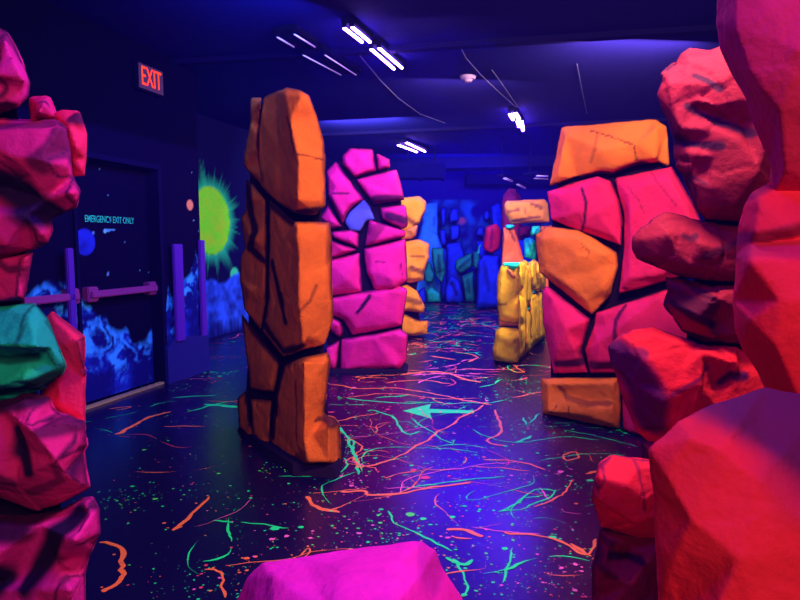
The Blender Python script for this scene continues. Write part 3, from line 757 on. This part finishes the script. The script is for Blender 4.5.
boulder(root, FR, [(542, 292), (546, 285), (591, 319), (583, 345), (582, 352), (588, 373), (553, 374), (543, 322)], 'pink', inner=[(550, 295, .06), (585, 322, .06), (575, 350, .08), (557, 350, .08), (560, 368, .02), (582, 366, .02), (553, 325, .07), (566, 330, .11)],
        edges=[(2, 3), (2, 5), (3, 4)], strokes=[([(556, 364), (583, 362)], .028, .75)], **kw)
boulder(root, FR, [(596, 312), (620, 304), (665, 290), (700, 283), (700, 374), (590, 373), (584, 350), (594, 325)], 'pink', strokes=[([(625, 306), (617, 320), (618, 345)], .016, .7), ([(590, 366), (635, 366)], .028, .7)], **kw)
boulder(root, FR, [(541.5, 378), (620, 377), (620.5, 430), (610, 432), (541.5, 417)], 'orange', inner=[(548, 384, .06), (614, 383, .06), (612, 400, .04), (590, 402, .025), (562, 392, .03), (570, 402, .08), (612, 408, .09), (612, 424, .07), (548, 412, .07), (585, 415, .09)],
        edges=[(2, 3), (3, 4), (5, 6)], strokes=[([(560, 387), (568, 397), (590, 403), (611, 403)], .018, .55), ([(552, 412), (559, 404)], .004, .6), ([(570, 416), (571, 406)], .004, .6)], **kw)
boulder(root, FR, [(622.5, 378), (700, 376), (700, 470), (660, 455), (622.5, 434)], 'pink', **kw)

# ---------------- low yellow wall
FY = Frame((0, 7.05), (1, 0)); FY2 = Frame((1.45, 7.2), (.78, 1.96))
FY2.n = Vector((FY2.u.y, -FY2.u.x, 0))
root = thing('low_rock_wall', (1.7, 7.9, 0), 'low yellow rock wall running back between the aisles', 'rock wall')
boulder(root, FY, [(497, 275), (500, 266), (505, 262), (516, 263), (524, 262), (529, 270), (528, 300), (525, 325), (516, 324), (499, 322), (496, 300)], 'yellow', tf=.09, tb=.7, edge=.008, chips=.7,
        strokes=[([(498, 305), (505, 303)], .012, .7), ([(518, 293), (521, 301)], .03, .5), ([(500, 323), (514, 326)], .02, .95)])
boulder(root, FY, [(495, 330), (500, 326), (518, 328), (526, 330), (524, 350), (518, 364), (508, 366), (493.5, 361), (492, 352)], 'yellow', tf=.12, tb=.7, edge=.006, chips=.6,
        strokes=[([(513, 340), (519, 340), (516, 350)], .03, .5), ([(497, 357), (515, 362)], .015, .4)])
M['tealspill'] = M['mint']
boulder(root, FY, [(502, 263), (523, 262.5), (523, 271), (517, 268), (513, 272), (509, 266), (504, 268)], 'mint', tf=.13, tb=.3, edge=0, chips=.1, gap=0, name='painted_cap', label='mint green painted cap')
boulder(root, FY, [(505, 268), (509, 266.5), (518, 278), (517, 288), (514, 280), (508, 275)], 'tan', tf=.13, tb=.2, edge=0, chips=.1, gap=0, name='drip')
rn = random.Random(4)
xs = [520, 526, 531, 536, 540, 544]
for i in range(5):
    x0, x1 = xs[i]-1.5, xs[i+1]+1.5
    bot0 = 364-(x0-517)*1.0; bot1 = 364-(x1-517)*1.0
    t = 259 + rn.uniform(-1.5, 2.5)
    mid = 300+rn.uniform(-14, 10)
    boulder(root, FY2, [(x0, t+3), ((x0+x1)/2, t), (x1, t+2), (x1, mid), ((x0+x1)/2, mid+3), (x0, mid+1)], 'yellow', tf=.09, tb=.3, edge=.012, chips=.8,
            strokes=[([(xs[i]+rn.uniform(1, 3), 275+rn.uniform(0, 14)), (xs[i]+3, 290)], .03, .6)])
    boulder(root, FY2, [(x0, mid+2), ((x0+x1)/2, mid+4), (x1, mid+1), (x1, bot1+2), ((x0+x1)/2, (bot0+bot1)/2+3), (x0, bot0+1)], 'yellow', tf=.09, tb=.3, edge=.012, chips=.8,
            strokes=[([(xs[i]+rn.uniform(1, 3), 315+rn.uniform(0, 14)), (xs[i]+3, 325)], .03, .6)])

# ---------------- arch behind
FA = Frame((0, 10.2), (1, 0))
root = thing('rock_arch', (2.2, 10.3, 0), 'orange rock arch with a long capstone behind the yellow wall', 'rock arch')
boulder(root, FA, [(503, 206), (505, 200), (545, 198.5), (549, 203), (551, 223), (530, 224), (510, 224.5), (504, 214)], 'amber', tf=.14, tb=.4, edge=.012, chips=.4, name='capstone',
        strokes=[([(508, 212), (517, 210)], .025, .6), ([(523, 205), (524, 214)], .014, .5), ([(531, 204), (541, 208)], .03, .6), ([(512, 221), (538, 217)], .022, .7)])
boulder(root, FA, [(503, 226), (515, 228), (520, 243), (526, 262), (526, 332), (498, 332), (501, 260)], 'orange', tf=.1, tb=.35, edge=.012, chips=.4, strokes=[([(510, 229), (514, 240)], .02, .6)])
boulder(root, FA, [(505, 224), (516, 224.5), (514, 230), (504, 229)], 'mint', tf=.13, tb=.3, edge=.006, chips=.2, name='painted_cap', label='mint green painted stone under the capstone')
boulder(root, FA, [(540, 225), (562, 224), (562, 330), (542, 330)], 'orange', tf=.1, tb=.35, edge=.012)
boulder(root, FA, [(531, 225), (541.5, 224.5), (541, 232), (537, 236), (530, 236)], 'mint', tf=.06, tb=.35, edge=.012, strokes=[([(534, 234), (538, 229)], .02, .7)])
FM = Frame((0, 11.0), (1, 0))
root = thing('rock_pillar', (2.45, 11.15, 0), 'mint green lumpy rock seen through the orange arch', 'rock pillar')
boulder(root, FM, [(523, 238), (530, 236), (537, 240), (537, 262), (524, 258)], 'mint', tf=.12, tb=.3, edge=.012, strokes=[([(527, 240), (530, 250)], .03, .6), ([(534, 245), (531, 256)], .02, .6)])
boulder(root, FM, [(523, 259), (539, 262), (539, 321), (521, 321)], 'mint', tf=.12, tb=.3, edge=.012)
FM2 = Frame((0, 11.9), (1, 0))
root = thing('rock_pillar', (2.5, 12.1, 0), 'dark red rock seen high through the orange arch', 'rock pillar')
boulder(root, FM2, [(517, 226), (532, 225), (531, 237), (518, 238)], 'crimson', tf=.1, tb=.3, edge=.02)
boulder(root, FM2, [(515, 239), (534, 238), (535, 315), (514, 315)], 'blue', tf=.1, tb=.3, edge=.02, name='pedestal')
root = thing('rock_boulder', (2.5, 13.75, 0), 'dim maroon dome shaped rock top rising behind the orange capstone', 'rock')
FD = Frame((0, 13.6), (1, 0))
boulder(root, FD, [(501, 204), (503, 193), (509, 187), (516, 188), (522, 196), (523, 206), (521, 309), (502, 309)], 'maroon' if 'maroon' in M else 'crimson', tf=.15, tb=.4, edge=.02, dark=1.0)

# ---------------- far rocks
def far_rock(lab, Y, stones, name='rock_boulder', cat='rock'):
    cx = np.mean([p[0] for s in stones for p in s[0]]); x = (cx-400)/FPX*Y
    root = thing(name, (x, Y+.15, 0), lab, cat, 'painted cave rocks at the back of the room')
    fr = Frame((0, Y), (1, 0))
    for s in stones: boulder(root, fr, s[0], s[1], tf=.15, tb=.35, edge=.03, chips=.6, gap=.5, strokes=s[2] if len(s) > 2 else ())
far_rock('red rock resting on a royal blue rock at the back', 13.1, [
    ([(482, 246), (485, 226), (496, 222.5), (502, 230), (501, 249), (492, 255), (484, 251)], 'red', [([(492, 228), (490, 248)], .03, .5)]),
    ([(477, 262), (483, 254), (500, 254), (502, 280), (500, 310), (476, 309)], 'blue', [([(484, 262), (488, 290)], .04, .5)]),
    ([(476, 256), (478, 246), (483, 241), (480, 249), (480, 256)], 'mint')], 'rock_pillar', 'rock pillar')
far_rock('narrow green rock leaning against the light blue panel', 14.4, [([(431, 247), (444, 247), (446.5, 271), (442, 286), (435, 275), (432, 262)], 'green', [([(438, 255), (440, 275)], .04, .7)]),
    ([(423, 271), (429, 259), (435, 273), (433, 284), (424, 283)], 'green'), ([(425, 289), (432, 285), (441, 293), (442, 303), (426, 303)], 'teal')])
far_rock('dark blue rounded rock low at the back between green rocks', 14.3, [([(444, 289), (450, 273), (460, 279), (464.5, 298), (464, 304), (445, 304)], 'blue', [([(452, 283), (456, 293)], .05, .8)])])
far_rock('dark green rock leaning toward the royal blue rock', 14.5, [([(454, 269), (455, 260), (473, 251), (473, 267), (460, 275)], 'green', [([(459, 268), (469, 259)], .04, .6)]),
    ([(472.5, 251), (480, 250), (481.5, 263), (477, 270), (472, 267)], 'green'), ([(461, 275), (474, 270), (475.5, 303), (465, 303)], 'green', [([(467, 280), (469, 292)], .04, .6)])])
far_rock('small deep blue rock at the foot of the amber stack', 13.9, [([(418, 290), (425, 286), (427, 304), (416, 305)], 'blue')])
far_rock('tall light blue panel rock behind the amber stack', 15.15, [([(423, 203), (438, 200.5), (438.5, 234), (443, 248), (441, 300), (412, 300), (417, 238), (422, 222)], 'sky', [([(434, 218), (435, 226)], .03, .6)])], 'rock_slab', 'rock slab')
far_rock('dim blue rock column right of the light blue panel', 15.2, [([(440, 208), (446, 205), (446, 226), (441, 228)], 'blue'), ([(439, 230), (446, 228), (447, 246), (440, 247)], 'blue'), ([(440, 248), (447, 248), (447, 301), (440, 301)], 'blue')], 'rock_pillar', 'rock pillar')
far_rock('dim blue stacked rock column left of the pink planet', 15.1, [([(448, 214), (452, 207), (459, 208), (460, 222), (449, 224)], 'blue'), ([(449, 225), (460, 224), (460, 240), (450, 242)], 'blue'), ([(446, 243), (461, 241), (466, 258), (464, 300), (446, 300)], 'blue')], 'rock_pillar', 'rock pillar')
far_rock('dim blue knobbly rock left of the red rock', 15.25, [([(482, 214), (487, 208), (491, 215), (489, 222), (483, 222)], 'blue'), ([(475, 236), (477, 226), (484, 226), (485, 238)], 'blue'), ([(476, 240), (486, 240), (486, 301), (476, 301)], 'blue')], 'rock_pillar', 'rock pillar')
far_rock('dim blue slanting rock behind the red rock and the arch', 14.8, [([(490, 206), (500, 200), (506, 222), (504, 302), (492, 302), (492, 230)], 'blue')], 'rock_pillar', 'rock pillar')

# ---------------- left foreground stack
FL = Frame((0, 1.72), (1, -.18))
root = thing('rock_pillar', (-1.15, 1.85, 0), 'near left stack of pink and magenta boulders with one teal boulder', 'rock pillar')
boulder(root, FL, [(-60, 60), (5, 60), (20, 120), (50, 150), (25, 250), (20, 290), (35, 350), (40, 430), (60, 500), (70, 560), (70, 740), (-60, 740)], 'core', tf=0, tb=.3, edge=0, name='inner_core', chips=0, rough=.4, inner=[(-10, 300, -.03), (-10, 500, -.03)])
kw = dict(chips=.45, gap=.3)
boulder(root, FL, [(-60, 22), (-25, 20), (0, 28), (8, 32), (24, 62), (30, 82), (28, 96), (18, 108), (0, 116), (-60, 118)], 'magenta', tf=.09, tb=.3, edge=.008, strokes=[([(-20, 25), (2, 34)], .03, .5), ([(-20, 112), (15, 107)], .012, .7)], **kw)
boulder(root, FL, [(30, 98, -.1), (45, 95, -.1), (51, 97, -.1), (60, 122, -.1), (30, 124, -.1)], 'rose', tf=.05, tb=.2, edge=.0, strokes=[([(33, 98), (50, 99)], .012, .6)], **kw)
boulder(root, FL, [(54, 112, -.08), (62, 109, -.08), (79, 110, -.08), (87, 134, -.08), (87, 158, -.08), (85, 177, -.08), (72, 176, -.08), (62, 150, -.08)], 'pink', tf=.04, tb=.25, edge=0,
        inner=[(68, 124, -.02), (80, 120, -.04), (77, 150, -.02), (80, 170, -.04), (72, 160, -.04)], strokes=[([(58, 113), (76, 112)], .018, .75)], **kw)
boulder(root, FL, [(-60, 118), (0, 119), (35, 119), (57, 118), (69, 127), (72, 150), (73, 176), (81, 191), (77, 206), (51, 219), (53, 231), (48, 243), (33, 251), (0, 262), (-60, 268)], 'rose', tf=.1, tb=.34, edge=.004,
        inner=[(60, 128, .05), (30, 128, .08), (0, 130, .10), (-40, 130, .10), (64, 165, .06), (40, 160, .10), (5, 155, .12), (72, 192, .05), (45, 200, .05), (15, 190, .02), (-20, 185, .03), (30, 175, .09), (25, 215, .08), (-10, 215, .11), (42, 235, .06), (5, 245, .09), (-40, 245, .09)],
        strokes=[([(-30, 180), (5, 186), (28, 196), (40, 210)], .045, 1), ([(-20, 129), (20, 126), (45, 123)], .022, .55), ([(62, 130), (58, 150), (50, 165)], .026, .6), ([(60, 210), (76, 204)], .006, .4), ([(-20, 258), (20, 254), (40, 244)], .010, .5)], **kw)
boulder(root, FL, [(-60, 262), (0, 257), (34, 252), (29, 275), (25, 301), (0, 304), (-60, 304)], 'rose', tf=.04, tb=.25, edge=.004, strokes=[([(5, 262), (14, 270), (25, 268)], .010, .6)], **kw)
boulder(root, FL, [(40, 322, -.10), (52, 310, -.10), (85, 336, -.10), (86, 380, -.1), (86, 424, -.10), (60, 428, -.10), (40, 415, -.10)], 'pink', tf=.05, tb=.24, edge=.003,
        inner=[(55, 320, -.06), (78, 342, -.05), (66, 360, -.07), (72, 400, -.06), (80, 415, -.07), (60, 405, -.05), (52, 350, -.05)], strokes=[([(76, 345), (68, 370), (62, 410)], .010, .5)], **kw)
boulder(root, FL, [(-60, 306), (0, 305), (35, 302), (48, 318), (58, 345), (66, 366), (62, 373), (42, 388), (12, 400), (-60, 412)], 'teal', tf=.12, tb=.3, edge=.004,
        inner=[(-20, 318, .10), (30, 318, .08), (38, 322, .07), (-10, 345, .13), (36, 347, .13), (52, 348, .05), (30, 356, .05), (-10, 360, .06), (40, 375, .05), (0, 385, .10), (24, 380, .09), (56, 368, .03)],
        edges=[(3, 4), (6, 7)], strokes=[([(-20, 357), (10, 360), (32, 357)], .014, .7), ([(34, 325), (38, 350)], .008, .45), ([(-20, 398), (20, 390), (60, 370)], .010, .7)], **kw)
boulder(root, FL, [(-60, 408), (0, 400), (23, 391), (50, 396), (56, 411), (72, 415), (86, 421), (89, 446), (85, 450), (90, 487), (57, 506), (38, 513), (0, 498), (-60, 495)], 'rose', tf=.12, tb=.34, edge=.003,
        inner=[(0, 408, .08), (25, 400, .06), (46, 402, .03), (60, 420, .06), (80, 425, .03), (80, 446, .04), (30, 430, .12), (22, 450, .06), (35, 470, .11), (55, 460, .12), (65, 475, .08), (82, 485, .03), (45, 495, .05), (10, 485, .08), (-20, 450, .12), (-40, 480, .1)],
        strokes=[([(-20, 408), (8, 400), (44, 396)], .030, .75), ([(50, 408), (55, 425), (80, 428)], .022, .65), ([(24, 430), (25, 452), (38, 467)], .024, .9), ([(66, 462), (62, 480), (25, 497)], .014, .5), ([(-10, 470), (15, 482)], .018, .6)], **kw)
boulder(root, FL, [(-60, 512), (0, 514), (40, 514), (60, 510), (84, 496), (94, 495), (101, 507), (103, 533), (92, 555), (86, 575), (85, 600), (82, 748), (-60, 748)], 'magenta', tf=.14, tb=.38, edge=.004,
        inner=[(0, 525, .10), (40, 525, .08), (85, 505, .04), (92, 515, .05), (90, 535, .06), (75, 540, .12), (55, 560, .07), (35, 590, .12), (70, 590, .12), (76, 640, .08), (30, 660, .14), (-20, 590, .1), (-10, 560, .14), (70, 700, .06), (-20, 700, .1), (10, 580, .07)],
        strokes=[([(68, 520), (55, 545), (35, 578)], .036, .9), ([(-10, 520), (25, 525)], .04, .75), ([(-10, 545), (5, 560), (8, 575)], .05, .85), ([(88, 550), (74, 572)], .016, .6), ([(0, 597), (20, 600)], .02, .7), ([(30, 512), (85, 500)], .012, .5)], **kw)

# ---------------- right foreground: jagged stack
FJ = Frame((0, 2.75), (1, -.1))
root = thing('rock_pillar', (1.45, 2.9, 0), 'jagged dark red rock stack right of the pink and orange wall', 'rock pillar')
boulder(root, FJ, [(690, 70), (760, 60), (775, 200), (760, 400), (760, 620), (680, 620), (680, 400), (690, 300), (705, 220), (685, 140)], 'core', tf=0, tb=.3, edge=0, name='inner_core', chips=0, rough=.4, inner=[(725, 300, -.03)])
kw = dict(chips=.8, gap=.3, relief=.9, rough=.8)
boulder(root, FJ, [(676, 62), (681, 53), (690, 47), (710, 50), (722, 44), (790, 40), (790, 222), (745, 222), (707, 220), (696, 210), (684, 181), (673, 157), (673, 140), (668, 123), (660, 107), (656.5, 94), (663, 80), (661, 73)], 'crimson', tf=.08, tb=.4, edge=.002,
        inner=[(668, 84, .06), (690, 60, .05), (705, 66, .07), (684, 84, .10), (716, 84, .13), (672, 108, .08), (690, 100, .09), (700, 108, .07), (742, 126, .08), (740, 100, .15), (712, 106, .13), (680, 128, .10), (712, 130, .12), (740, 142, .14), (694, 142, .07), (690, 154, .11), (716, 156, .13), (704, 172, .08), (692, 182, .09), (712, 188, .13), (704, 208, .08), (735, 206, .13), (760, 170, .16), (770, 100, .17), (755, 60, .15)],
        edges=[(1, 2), (2, 4), (5, 3), (3, 4), (6, 7), (7, 8), (11, 14), (14, 12), (15, 17), (17, 19), (19, 20), (13, 16)],
        strokes=[([(692, 77), (702, 83), (713, 93)], .015, .95), ([(684, 108), (698, 117), (716, 122)], .014, .95), ([(708, 124), (724, 127), (744, 136)], .015, .95), ([(672, 135), (688, 145), (713, 149)], .018, .9), ([(674, 164), (690, 178), (700, 185)], .012, .6), ([(680, 53), (715, 50)], .02, .5)], label='large jagged upper stone', **kw)
boulder(root, FJ, [(632, 238), (640, 228), (665, 212), (685, 215), (702, 221), (750, 228), (770, 284), (708, 282), (678, 276), (637, 259), (632, 250)], 'crimson', tf=.1, tb=.35, edge=.003,
        inner=[(642, 240, .05), (660, 222, .04), (668, 235, .12), (690, 232, .06), (700, 245, .12), (655, 256, .08), (690, 266, .10), (725, 250, .08), (720, 272, .08), (742, 240, .06)], strokes=[([(700, 256), (720, 250), (738, 243)], .014, .6), ([(636, 257), (665, 270), (690, 279)], .008, .6), ([(682, 236), (690, 240), (695, 236)], .010, .6)], label='dark red pointed stone', **kw)
boulder(root, FJ, [(665, 277), (687, 281), (710, 284), (770, 287), (770, 345), (704, 342), (682, 331), (664, 305), (668, 290)], 'crimson', tf=.08, tb=.35, edge=.004,
        inner=[(674, 290, .05), (695, 292, .05), (715, 296, .12), (676, 305, .05), (700, 316, .12), (720, 324, .04), (690, 324, .04), (712, 334, .07), (740, 310, .10), (735, 335, .06)], strokes=[([(672, 292), (690, 302), (705, 308)], .03, .6), ([(674, 303), (690, 314), (712, 325)], .014, .8), ([(680, 332), (715, 340)], .01, .8), ([(690, 284), (705, 296), (712, 305)], .016, .6)], **kw)
boulder(root, FJ, [(606, 346), (618, 335), (632, 327), (652, 325), (676, 335), (697, 343), (737, 347), (790, 380), (790, 470), (700, 480), (655, 452), (637, 432), (622, 396), (611, 366)], 'red', tf=.1, tb=.4, edge=.003,
        inner=[(632, 341, .08), (655, 335, .06), (692, 350, .08), (642, 358, .13), (664, 386, .15), (684, 372, .13), (700, 352, .13), (620, 352, .05), (635, 385, .07), (650, 410, .08), (656, 440, .04), (662, 402, .16), (700, 384, .15), (735, 362, .10), (740, 375, .06), (715, 385, .08), (668, 420, .12), (720, 410, .1), (690, 430, .12), (628, 370, .05)],
        edges=[(0, 2), (3, 4), (4, 5), (0, 3), (3, 4), (11, 12)], strokes=[([(618, 354), (630, 368), (648, 395), (652, 425)], .055, .75), ([(622, 350), (640, 352)], .022, .6), ([(665, 391), (690, 378), (705, 366)], .010, .6), ([(719, 382), (730, 375), (745, 377)], .018, .75)], label='broad pointed lower stone', **kw)
boulder(root, FJ, [(640, 440), (700, 440), (790, 440), (790, 640), (650, 640), (655, 540)], 'crimson', tf=.08, tb=.35, edge=.01, **kw)
# small red rock
FQ = Frame((0, 2.15), (1, 0))
root = thing('rock_boulder', (.95, 2.3, 0), 'small knobbly red rock on the floor just left of the largest red block', 'rock')
boulder(root, FQ, [(590, 498), (594, 480), (600, 463), (612, 455), (643, 459), (690, 468), (690, 535), (640, 540), (600, 528)], 'hotred', tf=.1, tb=.22, edge=.003,
        inner=[(604, 470, .05), (618, 464, .03), (640, 468, .05), (600, 498, .07), (625, 485, .11), (645, 500, .10), (612, 520, .07), (640, 522, .08), (600, 478, .08)], strokes=[([(640, 460), (640, 480), (644, 510)], .005, .5)], **kw)
boulder(root, FQ, [(600, 528), (640, 534), (690, 534), (690, 642), (590, 642), (592, 600), (592, 565), (598, 545)], 'crimson', tf=.1, tb=.22, edge=.004,
        inner=[(610, 540, .06), (630, 545, .04), (625, 560, .02), (650, 556, .08), (603, 565, .08), (630, 585, .11), (605, 610, .08), (640, 620, .1)], strokes=[([(612, 557), (625, 561), (640, 560)], .016, .9), ([(597, 565), (612, 575)], .016, .5), ([(598, 540), (615, 546)], .012, .5)], **kw)

# ---------------- right foreground: nearest column and block
FN = Frame((0, 1.80), (1, -.25))
root = thing('rock_pillar', (1.3, 1.8, 0), 'nearest smooth red rock column at the right edge', 'rock pillar')
kw = dict(chips=.12, gap=.2, edge=0, rough=.9)
boulder(root, FN, [(718, -70), (716, -20), (715, 20), (720, 48), (731, 70), (748, 98), (756, 128), (769, 160), (773, 178), (771, 200), (900, 210), (900, -70)], 'wine', tf=.12, tb=.45,
        inner=[(735, -30, .07), (736, 30, .09), (750, 70, .10), (780, 110, .12), (785, 170, .08), (800, 50, .15), (850, 100, .15), (850, -20, .14)], label='tall upper stone', **kw)
boulder(root, FN, [(744, 206), (752, 193), (772, 183), (900, 170), (900, 470), (820, 455), (800, 434), (782, 412), (766, 388), (757, 370), (742, 350), (735, 330), (734, 300), (737, 255), (739, 225)], 'hotred', tf=.14, tb=.45,
        inner=[(760, 203, .06), (756, 232, .08), (790, 228, .09), (800, 238, .05), (752, 245, .06), (800, 262, .13), (752, 262, .13), (750, 320, .12), (775, 345, .14), (800, 400, .10), (850, 300, .16), (780, 300, .15)],
        edges=[(1, 2), (4, 3), (6, 5)], strokes=[([(742, 240), (765, 236), (800, 228), (850, 222)], .012, .5), ([(740, 205), (752, 196), (775, 186)], .012, .4), ([(738, 250), (800, 252), (850, 246)], .022, .28)], label='lower stone with a ledge', **kw)
boulder(root, FN, [(785, 440), (900, 440), (900, 860), (760, 860), (770, 560)], 'red', tf=.05, tb=.4, **kw)
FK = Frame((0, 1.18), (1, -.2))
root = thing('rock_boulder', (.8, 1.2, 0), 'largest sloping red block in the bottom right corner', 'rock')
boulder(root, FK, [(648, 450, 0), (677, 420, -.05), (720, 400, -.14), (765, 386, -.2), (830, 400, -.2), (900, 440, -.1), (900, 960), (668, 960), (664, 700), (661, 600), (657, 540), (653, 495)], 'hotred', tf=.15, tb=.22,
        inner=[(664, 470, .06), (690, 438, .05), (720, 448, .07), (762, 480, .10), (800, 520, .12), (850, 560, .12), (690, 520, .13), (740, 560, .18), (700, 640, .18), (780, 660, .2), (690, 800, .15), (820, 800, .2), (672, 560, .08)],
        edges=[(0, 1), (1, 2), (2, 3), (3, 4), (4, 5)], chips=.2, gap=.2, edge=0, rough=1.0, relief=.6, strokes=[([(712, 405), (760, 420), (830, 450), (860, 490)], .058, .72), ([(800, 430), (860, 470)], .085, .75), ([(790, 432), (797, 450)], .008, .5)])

# ---------------- magenta boulder at the bottom
FB = Frame((0, 1.75), (1, 0))
root = thing('rock_boulder', (-.12, 1.5, 0), 'bright magenta boulder at the bottom centre, nearest the camera', 'rock')
boulder(root, FB, [(231, 612), (247, 578), (262, 563), (300, 556), (340, 550), (380, 545), (422, 541), (436, 550), (444, 568), (463, 600), (480, 640), (490, 900), (210, 900)], 'hotmag', tf=.3, tb=.25,
        inner=[(255, 600, .10), (275, 578, .12), (340, 568, .15), (400, 562, .12), (425, 570, .10), (330, 620, .35), (390, 610, .33), (440, 610, .14), (450, 640, .14), (270, 640, .30), (420, 680, .40), (300, 700, .42), (350, 780, .42), (240, 780, .25), (470, 800, .25)],
        edge=0, chips=.2, gap=.2, rough=1.3, strokes=[([(426, 575), (440, 600)], .02, .35), ([(255, 585), (350, 560)], .012, .22)])
print('faces', sum(len(o.data.polygons) for o in bpy.data.objects if o.type == 'MESH'))
